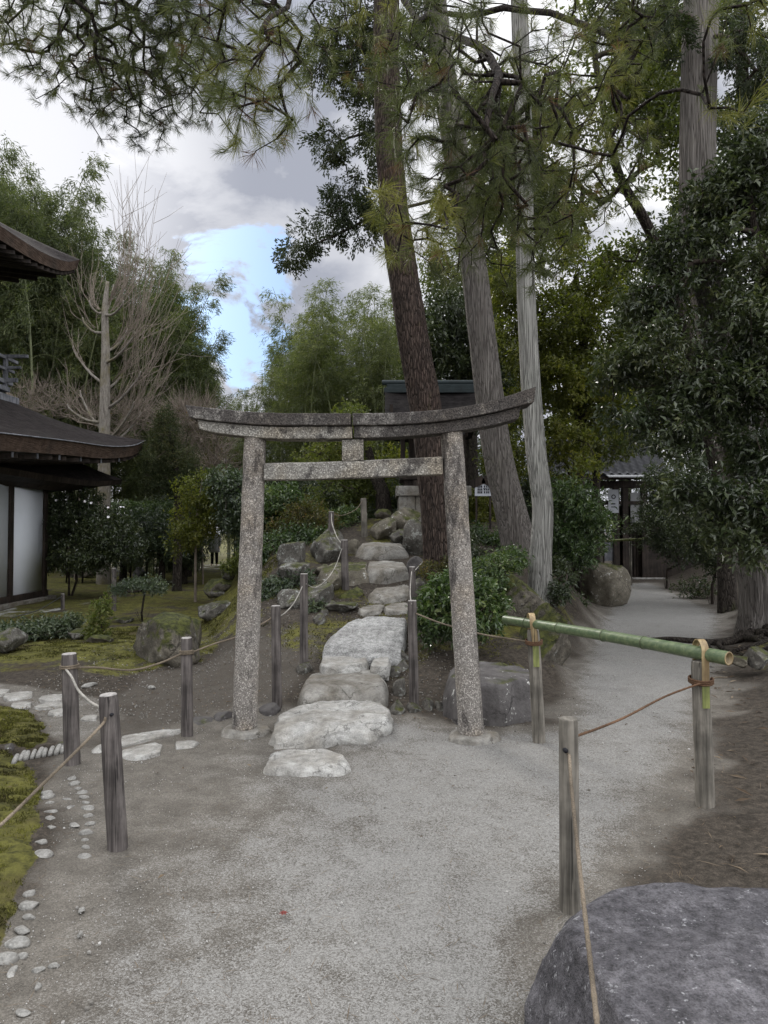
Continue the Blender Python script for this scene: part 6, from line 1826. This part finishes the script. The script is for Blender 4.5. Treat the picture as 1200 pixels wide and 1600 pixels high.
for i, (px, d, yt, w, leaf, lab) in enumerate([(665, 27, 520, 60, 'oak_leaf', "far bushy tree between the bright bamboo and the shrine"), (790, 30, 560, 80, 'dark_leaf', "far dark tree behind the two leaning trunks"), (880, 32, 500, 90, 'oak_leaf', "far tree above the garden gate's left half"),
                                            (980, 33, 520, 90, 'dark_leaf', "far dark tree above the garden gate's ridge"), (1090, 30, 500, 90, 'dark_leaf', "far dark tree behind the right hand evergreen"), (1200, 28, 480, 100, 'dark_leaf', "far dark tree at the right picture edge"),
                                            (470, 31, 660, 70, 'dark_leaf', "far dark tree low behind the bright bamboo, left half"), (580, 31, 650, 70, 'dark_leaf', "far dark tree low behind the bright bamboo, right half"), (390, 30, 715, 50, 'garden_leaf', "far low tree between the two bamboo groves"),
                                            (1310, 24, 420, 120, 'dark_leaf', "far dark tree beyond the right picture edge")]):
    yb = 815; hgt = (yb - yt)
    bl = []
    rr = np.random.default_rng(700 + i)
    for k in range(9):
        f = rr.uniform(0, 1)
        bl.append(B(px + rr.uniform(-1, 1) * w * .6 * (1 - f * .4), yb - hgt * (.12 + .8 * f), d + rr.uniform(-1, 1), w * rr.uniform(.4, .6), hgt * rr.uniform(.12, .2), 1.4))
    tree("far_tree", lab, "tree", [gnd(px, d), at(px, 780, d), at(px, yb - hgt * .5, d), at(px + 5, yb - hgt * .8, d)], [.22, .2, .15, .08], 'dark_bark', bl, int(700 + w * hgt * .05), 8, .45, .17, .075, leaf, 710 + i, FB, .36, 70)
for i, (px, d, w, yt, lab) in enumerate([(440, 21, 60, 735, "dark undergrowth shrub beneath the bright bamboo, behind the glossy shrub"), (520, 22, 55, 745, "dark undergrowth shrub beneath the bright bamboo, behind the maple"), (610, 21, 50, 735, "dark undergrowth shrub beneath the bright bamboo, left of the shrine"), (830, 19, 50, 740, "dark undergrowth shrub left of the garden gate")]):
    shrub("undergrowth_shrub", lab, "shrub", gnd(px, d), [B(px - w * .4, yt + 30, d, w * .6, 34, 1), B(px + w * .4, yt + 35, d, w * .6, 34, 1), B(px, yt + 75, d, w * .9, 30, 1)], 1000, 8, .3, .11, .045, 'dark_leaf', 560 + i, 5, .04, 60, group=CS)

# ---- right hand evergreen, close to the camera
tree("evergreen_tree", "great glossy leaved evergreen overhanging the path on the right", "tree", [np.array([5.1, 8.7, HZ(5.1, 8.7)]), at(1235, 800, 8.8), at(1215, 600, 9.0), at(1190, 420, 9.2), at(1170, 300, 9.3)], [.13, .12, .10, .07, .03], 'dark_bark',
     [B(1165, 285, 9.4, 46, 46, .8), B(1215, 330, 9.3, 40, 50, .8), B(1115, 400, 9.6, 46, 44, .9), B(1180, 425, 9.2, 52, 46, .9), B(1060, 475, 9.8, 50, 46, .9), B(1130, 505, 9.3, 56, 48, .9), B(1195, 545, 9.0, 50, 50, .9), B(1010, 560, 9.8, 46, 50, .9), B(1080, 590, 9.4, 56, 48, .9), B(1160, 630, 9.0, 58, 46, .9),
      B(975, 645, 9.6, 36, 30, .7), B(1030, 665, 9.4, 52, 38, .8), B(1110, 700, 9.0, 56, 40, .8), B(1190, 715, 8.8, 50, 46, .8), B(1085, 770, 8.8, 40, 32, .6), B(1150, 790, 8.6, 50, 36, .7), B(1215, 810, 8.5, 40, 40, .7), B(1135, 838, 8.5, 30, 20, .5), B(1185, 868, 8.4, 34, 20, .5), B(1250, 640, 8.8, 50, 70, .9), B(1270, 450, 9, 50, 80, .9), B(1050, 395, 9.9, 40, 36, .7), B(955, 585, 9.9, 36, 30, .6), B(1110, 320, 9.6, 40, 40, .7), B(1185, 225, 9.4, 40, 36, .6), B(1000, 480, 10, 36, 36, .7)],
     6300, 8, .26, .094, .039, 'camellia', 551, "evergreen trees behind the shrine", .49, 420, from_=.25, tip_r=.0055, gscale=.6, out=.5, droop=.3)


# ---- the tall conifers
def conifer_trunk(th, pts, R, bark, seed, flare=.4, ridge=.05, n=120, m=40, vs_=.6, lobes=5):
    g = trunk_geo(pts, R, seed, 64, ridge, flare, 160, vs_, lobes, .13 if bark != 'pine_bark' else .05)
    return ob("trunk", g, M[bark], th)


d = 9.9
pb = gnd(692, d)
pine = thing("pine_tree", "tall red brown barked pine leaning left behind the stone gate", "tree", pb)
ptop = [at(692, 890, d), at(683, 790, d), at(665, 640, d), at(641, 500, d), at(613, 300, d), at(604, 100, d), at(606, -100, d), at(612, -420, d)]
conifer_trunk(pine, [pb - [0, 0, .25], pb] + ptop[1:], [.28, .25, .228, .222, .215, .195, .185, .175, .11], 'pine_bark', 81, .35, .07, vs_=1.6)


def fan_sprays(P, O, r, n_, L, W, size):
    """flat hanging cypress sprays: little scale leaves set in a fan on each point"""
    n = len(P)
    bd = O * .5 + unit(n, r) * .5 + [0, 0, -.45]; bd /= np.linalg.norm(bd, axis=1)[:, None]
    nn = unit(n, r); nn -= bd * np.sum(nn * bd, 1)[:, None]; nn /= np.linalg.norm(nn, axis=1)[:, None]
    sd = np.cross(bd, nn)
    t = r.random((n, n_, 1)); w = r.uniform(-1, 1, (n, n_, 1))
    A = P[:, None] + bd[:, None] * t * size + sd[:, None] * w * size * .42 * (1 - .6 * t) + r.normal(0, .012, (n, n_, 3))
    D = bd[:, None] + sd[:, None] * w * .9 + r.normal(0, .2, (n, n_, 3))
    Nn = nn[:, None] + r.normal(0, .25, (n, n_, 3))
    g = leaf_geo(A.reshape(-1, 3), D.reshape(-1, 3), Nn.reshape(-1, 3), L * r.uniform(.6, 1.2, n * n_), W, .15, .1)
    tint = np.clip(.35 + (fbm(P * 1.5, 8, 3) - .5)[:, None] * 1.1 + r.normal(0, .15, (n, n_)), 0, 1).ravel()
    return g, np.repeat(tint, 2)


def cypress(label, pts, R, bark, seed, limbs=(), blobs=None, n=0, flare=.4, ridge=.05, lobes=5):
    r = np.random.default_rng(seed)
    th = thing("cypress_tree", label, "tree", pts[0], "tall straight conifers")
    conifer_trunk(th, [pts[0] - [0, 0, .25]] + list(pts), [R[0]] + list(R), bark, seed, flare, ridge, lobes=lobes)
    if blobs:
        P, O = crown_pts(blobs, n, r, .42, .45, .2)
        Q = spline(pts, 40)
        base = [Q[i] for i in range(18, 40)]; par = list(range(-1, 21))
        for l in limbs:
            j = int(np.argmin([np.linalg.norm(b - l[0]) for b in base[:22]])); prev = j
            for q in spline(l, 10)[1:]: base.append(q); par.append(prev); prev = len(base) - 1
        sel = r.choice(len(P), min(170, len(P)), replace=False)
        Nn, Pa, cnt, tips = grow(np.array(base), np.array(par), P[sel], r, .22, .05, .14)
        ob("branches", skel_geo(Nn, Pa, np.clip(.006 * cnt ** .42, .006, .05), 5), M['twig'], th)
        g, t = fan_sprays(P, O, r, 26, .062, .021, .20)
        ob("crown", g, M['cypress_leaf'], th, smooth=False, attrs={'tint': ('FACE', t)})
    return th


dA = 11.4
cypress("grey leaning cypress between the red pine and the paler trunk", [gnd(815, dA), at(806, 830, dA), at(776, 700, dA), at(753, 520, dA), at(738, 400, dA), at(706, 200, dA), at(684, 50, dA), at(668, -120, dA), at(640, -420, dA)], [.27, .25, .235, .215, .205, .20, .19, .17, .12], 'cypress_bark', 82,
        [[at(700, 160, dA), at(640, 150, 11.0), at(590, 200, 10.9), at(545, 215, 10.8)], [at(722, 300, dA), at(650, 320, 11.0), at(590, 335, 10.9), at(530, 365, 10.7), at(470, 390, 10.6)], [at(690, 90, dA), at(620, 60, 11), at(560, 40, 10.8)]],
        [B(515, 222, 10.7, 30, 22, .5), B(560, 265, 10.8, 34, 28, .5), B(590, 200, 10.8, 26, 40, .5), B(535, 300, 10.7, 26, 22, .4), B(520, 345, 10.7, 40, 22, .5), B(478, 372, 10.6, 28, 20, .4), B(457, 398, 10.6, 20, 14, .4), B(560, 350, 10.7, 30, 26, .5), B(590, 330, 10.8, 26, 30, .5), B(560, 120, 10.8, 34, 40, .6), B(535, 55, 10.8, 50, 40, .6), B(590, 40, 10.8, 30, 46, .6), B(500, 100, 10.7, 26, 30, .5), B(660, 110, 11, 30, 60, .6), B(640, 20, 11, 40, 30, .6)], 1500, lobes=4)
dB = 9.8
cypress("pale straight slender cypress right of the grey leaning one", [gnd(843, dB), at(845, 870, dB), at(848, 790, dB), at(836, 690, dB), at(825, 520, dB), at(820, 380, dB), at(818, 200, dB), at(811, 0, dB), at(806, -140, dB), at(800, -420, dB)], [.165, .145, .14, .135, .13, .125, .12, .115, .11, .07], 'cypress_pale', 83, flare=.25, lobes=3)
dC = 10.3
pC = gnd(1192, dC)
cyC = cypress("massive grey cypress with flared roots at the right picture edge", [pC, at(1188, 900, dC), at(1152, 700, dC), at(1112, 480, dC), at(1092, 370, dC), at(1091, 180, dC), at(1096, 0, dC), at(1098, -140, dC), at(1100, -420, dC)], [.32, .275, .26, .25, .25, .245, .24, .22, .15], 'cypress_bark', 84,
        [[at(1095, 40, dC), at(1060, 20, 9.8), at(1010, 30, 9.5)], [at(1096, 60, dC), at(1140, 60, 9.9), at(1180, 110, 9.7)]],
        [B(1000, 25, 9.6, 46, 26, .5), B(1050, 50, 9.8, 30, 30, .4), B(1150, 70, 9.8, 26, 40, .4), B(1180, 120, 9.7, 20, 24, .4), B(940, 15, 9.5, 40, 18, .5)], 380, flare=.40, lobes=6)


def roots():
    r = np.random.default_rng(15); geos = []
    for i in range(15):
        a = np.pi * 1.02 + i * .145 + r.normal(0, .06); l = r.uniform(.7, 1.7)
        P = []
        for t in np.linspace(0, 1, 12):
            x = pC[0] + math.cos(a + .35 * math.sin(t * 4 + i)) * (.30 + t * l); y = pC[1] + math.sin(a + .35 * math.sin(t * 4 + i)) * (.30 + t * l)
            P.append((x, y, HZ(x, y) + .05 * (1 - t) + .015 * math.sin(t * 9 + i)))
        geos.append(tube(P, np.interp(np.linspace(0, 1, 12), [0, .3, 1], [.085, .05, .012]) * r.uniform(.6, 1.1), 8))
    ob("roots", join(geos), M['dark_bark'], cyC)


roots()


# ---- pine limbs and needles hanging over the court
def pine_limbs():
    r = np.random.default_rng(123)
    base, par = [ptop[4], ptop[5], ptop[6], ptop[6] + (ptop[7] - ptop[6]) * .35], [-1, 0, 1, 2]

    def limb(j, pts):
        prev = j
        for q in spline([base[j]] + [np.array(p, float) for p in pts], 16)[1:]:
            q = q + r.normal(0, .035, 3); base.append(q); par.append(prev); prev = len(base) - 1
    limb(3, [(-.2, 8.6, 9.0), (-.9, 7.4, 8.1), (-1.8, 6.6, 7.3), (-2.8, 6.2, 6.9)])
    limb(3, [(0., 8.2, 8.6), (-.35, 6.4, 7.2), (-.6, 5.0, 5.6), (-.75, 4.3, 4.7)])
    limb(2, [(.3, 8.4, 7.8), (.6, 6.8, 6.6), (.85, 5.4, 5.2), (.7, 4.6, 4.3)])
    limb(2, [(.7, 8.8, 8.2), (1.4, 7.6, 7.3), (2.1, 6.6, 6.3), (2.5, 6.0, 5.6)])
    limb(3, [(.9, 8.2, 9.0), (2.2, 6.8, 8.0), (3.2, 5.8, 6.6)])
    limb(1, [at(660, 58, 9.6), at(720, 48, 9.2), at(770, 22, 8.6), at(800, 0, 8.2), at(830, -60, 7.6)])
    grp = [  # px, py, d, rx, ry, rd, tufts, needle length
        (60, 25, 7.4, 110, 45, .9, 110, .105), (150, 80, 7.2, 110, 65, .9, 150, .105), (250, 90, 7.0, 90, 70, .9, 140, .105), (200, 160, 7.0, 110, 30, .7, 60, .10), (290, 30, 6.4, 80, 50, .8, 110, .11),
        (60, 100, 7.3, 60, 40, .7, 30, .10), (340, 60, 5.6, 60, 70, .7, 70, .12), (330, 160, 5.0, 40, 40, .5, 16, .125), (430, 130, 4.5, 60, 60, .5, 26, .13), (400, 190, 4.2, 60, 24, .4, 14, .135), (420, 40, 5.2, 70, 50, .7, 60, .12),
        (540, 40, 6.2, 70, 50, .8, 60, .11), (620, 140, 4.4, 40, 90, .5, 30, .125), (610, 350, 4.4, 26, 40, .4, 12, .125), (690, 120, 5.4, 60, 90, .8, 80, .12), (700, 260, 5.2, 70, 80, .8, 110, .12), (690, 380, 4.8, 50, 40, .6, 26, .13),
        (760, 330, 5.4, 60, 60, .7, 70, .12), (800, 230, 5.6, 60, 90, .8, 90, .115), (870, 290, 6.0, 70, 80, .8, 100, .11), (830, 390, 5.6, 60, 40, .6, 50, .115), (900, 190, 6.2, 80, 70, .9, 90, .11), (900, 80, 6.4, 90, 60, .9, 90, .11),
        (960, 280, 6.4, 50, 60, .8, 50, .11), (1000, 30, 6.4, 70, 40, .8, 60, .11), (1150, 50, 4.0, 60, 60, .4, 16, .13), (1170, 150, 4.0, 40, 30, .3, 6, .13), (760, 60, 6.0, 50, 50, .8, 40, .11)]
    P, Ln, dry = [], [], []
    for px, py, dd_, rx, ry, rd, n, l in grp:
        b = np.array(B(px, py, dd_, rx, ry, rd)); n = int(n * (1.55 if px < 320 else 1.05)); u = unit(n, r) * (r.random((n, 1)) ** .4) * 1.22
        P.append(b[:3] + u * b[3:]); Ln.append(np.full(n, l * .95))
    P = np.vstack(P); Ln = np.concatenate(Ln)
    Nn, Pa, cnt, tips = grow(np.array(base), np.array(par), P, r, .16, .06, .20)
    Rr = np.clip(.0030 * cnt ** .42, .0030, .034)
    ob("limbs", skel_geo(Nn, Pa, Rr, 6), M['limb_bark'], pine)
    # needle tufts at tips, with a second and third tuft down the shoot
    A, D, L_ = [], [], []
    for i, t in enumerate(tips):
        dr = Nn[t] - Nn[Pa[t]]; dr /= np.linalg.norm(dr) + 1e-9
        dr = dr * .7 + np.array([0, 0, .25]) + r.normal(0, .25, 3); dr /= np.linalg.norm(dr)
        for q in range(2):
            A.append(Nn[t] - dr * .035 * q + r.normal(0, .012 * (1 + q), 3)); D.append(dr + r.normal(0, .25, 3)); L_.append(Ln[i])
    A, D, L_ = np.array(A), np.array(D), np.array(L_)
    k = 34; n = len(A)
    nd = D[:, None] * .75 + unit(n * k, r).reshape(n, k, 3) * .75 + np.array([0, 0, -.28])
    nd /= np.linalg.norm(nd, axis=2)[:, :, None]
    st = A[:, None] + D[:, None] * r.uniform(-.03, .02, (n, k, 1))
    L2 = (L_[:, None] * r.uniform(.75, 1.15, (n, k))).reshape(-1)
    S = np.cross(nd, unit(n * k, r).reshape(n, k, 3)); S /= np.linalg.norm(S, axis=2)[:, :, None] + 1e-9
    S = (S * .00092).reshape(-1, 3); st = st.reshape(-1, 3); nd = nd.reshape(-1, 3)
    mid = st + nd * (L2 * .55)[:, None]; tip = st + nd * L2[:, None] + [0, 0, -.010]
    V = np.stack([st - S * .8, st + S * .8, mid + S, tip, mid - S], 1).reshape(-1, 3)
    Fc = np.arange(n * k)[:, None] * 5 + np.arange(5)[None]
    tint = np.clip(.36 + .28 * sm(-1.6, .4, A[:, 0]) + (fbm(A * 1.1, 41, 3) - .5) * 1.7 + r.normal(0, .12, n), 0, 1)  # darker at left: the needles' backlit shade is put into the tint
    isdry = r.random(n) < .045
    keep = np.repeat(~isdry, k)
    for nm, msk, mat in (("needles", keep, 'needle'), ("dry_needles", ~keep, 'needle_dry')):
        f = Fc[msk]; idx = f.ravel()
        ob(nm, (V[idx], [np.arange(len(idx)).reshape(-1, 5)]), M[mat], pine, smooth=False, attrs={'tint': ('FACE', np.repeat(tint, k)[msk])})


pine_limbs()
# a red maple leaf fallen on the court
g = G(443, 1432)
k = np.linspace(0, np.pi * 2, 7, endpoint=False)
o = ob("fallen_leaf", leaf_geo(np.tile(g + [0, 0, .014], (7, 1)), np.stack([np.cos(k), np.sin(k), .12 + 0 * k], 1), np.tile([0, .1, 1.], (7, 1)), .021, .011, .2, .1), plain('maple_red', (.16, .035, .028), .6, .3, .2, 60), loc=g, smooth=False)
tag(o, "single small red maple leaf lying on the sand", "leaf")

# low plants on the bank behind the pale trunk and a screen behind the gate
for i, (px, d, w, h, lab) in enumerate([(868, 11.5, 16, 22, "small fern like plant on the bank behind the mossy rock"), (893, 12.6, 20, 18, "small leafy plant on the bank left of the squarish boulder"), (905, 16.8, 26, 24, "low dark plant behind the squarish boulder"), (1085, 17, 40, 30, "low dark plant at the right verge of the path near the gate")]):
    b = gnd(px, d); p = np.array([b[0], d, b[2] + h / F * d * .55])
    shrub("bank_plant", lab, "plant", b, [(*p, w / F * d, .25, h / F * d * .6)], 130, 7, .16, .09, .026, 'dark_leaf', 600 + i, 4, .01, 30, group=CS)
hedge("tall dark hedge closing the view behind the garden gate", 640, 1180, 712, 27.0, 1.4, 75, 'dark_leaf', 9000, 0.0)


def bank_litter():
    """twigs and surface roots on the dark right bank"""
    r = np.random.default_rng(31); n = 2600
    q = np.c_[r.uniform(.9, 6.5, n), r.uniform(1.8, 10, n)]
    ed = np.interp(q[:, 1], [1.5, 4, 6.8, 13.6], [1.0, 1.75, 3.2, 6.3]); q = q[q[:, 0] > ed - .15]; n = len(q)
    a = r.uniform(0, 6.28, n); P = np.c_[q, H(q[:, 0], q[:, 1]) + .012]
    g = leaf_geo(P, np.c_[np.cos(a), np.sin(a), r.normal(0, .10, n)], np.c_[r.normal(0, .3, (n, 2)), np.ones(n)], r.uniform(.03, .14, n), np.where(r.random(n) < .6, .004, .022), .3)
    o = ob("bank_litter", g, leaf_mat('bank_litter', (.035, .027, .02), (.085, .062, .042), (.17, .135, .095), .85, 0, .2), smooth=False, attrs={'tint': ('FACE', np.repeat(r.random(n), 2))})
    tag(o, "dead leaves and twigs strewn over the dark right bank", kind="stuff")


bank_litter()

tree("evergreen_tree", "dark tree filling the top right corner behind the massive cypress", "tree", [gnd(1215, 14.5), at(1205, 700, 14.5), at(1190, 400, 14.3), at(1160, 120, 14), at(1150, -60, 14)], [.2, .18, .16, .12, .06], 'dark_bark',
     [B(1150, 200, 14, 56, 56, 1.1), B(1190, 110, 14, 50, 50, 1), B(1120, 100, 14.2, 40, 50, 1), B(1190, 300, 14, 50, 60, 1.1), B(1120, 320, 14.2, 46, 56, 1), B(1060, 360, 14.2, 46, 46, 1), B(1080, 470, 14.2, 50, 50, 1), B(1240, 200, 14, 50, 80, 1), B(1150, 20, 14, 50, 40, 1)], 2600, 8, .32, .11, .046, 'dark_leaf', 553, BT, .40, 150)
tree("evergreen_tree", "mid green tree seen in the gaps between the red pine and the leaning cypress", "tree", [gnd(740, 21), at(738, 700, 21), at(735, 480, 21), at(725, 300, 21)], [.18, .16, .12, .06], 'dark_bark',
     [B(700, 420, 21, 44, 46, 1.2), B(740, 350, 21, 46, 50, 1.2), B(790, 400, 21, 40, 60, 1.2), B(700, 300, 21, 36, 50, 1.1), B(770, 280, 21, 44, 50, 1.1)], 1500, 8, .36, .12, .055, 'oak_leaf', 554, BT, .46, 110)

for i, (b, bl, n, leaf, lab) in enumerate([
        (gnd(545, 13.9), [B(530, 812, 13.9, 26, 16, .5), B(552, 806, 14.1, 20, 16, .5)], 260, 'shrub_leaf', "low shrub on the mound between the hindmost left post and the capped post"),
        (gnd(700, 11.2), [B(712, 862, 11.2, 20, 20, .45), B(735, 868, 11.0, 24, 16, .45), B(722, 845, 11.5, 24, 16, .45)], 340, 'dark_leaf', "dark low shrub on the mound right of the red pine, above the azalea"),
        (gnd(500, 10.0), [B(493, 952, 9.3, 10, 8, .2), B(478, 905, 10.2, 12, 10, .25)], 110, 'garden_leaf', "sprig of leaves growing between the rocks by the tallest left post"),
        (gnd(780, 12.6), [B(775, 846, 12.6, 30, 20, .5), B(800, 860, 12.2, 22, 16, .4), B(745, 838, 12.8, 24, 20, .5)], 420, 'shrub_leaf', "leafy shrub at the foot of the grey leaning cypress"),
        (gnd(870, 9.6), [B(872, 925, 9.6, 16, 14, .25), B(884, 905, 10.4, 18, 12, .3)], 150, 'dark_leaf', "small dark plant beside the pale cypress foot at the bank edge")]):
    shrub("mound_shrub", lab, "shrub", b, bl, n, 8, .16, .065, .028, leaf, 640 + i, 4, .015, 40, group=CS)

hedge("far dark hedge beyond the person across the garden", 120, 460, 770, 44.0, 1.6, 76, 'dark_leaf', 9000, 0.0)
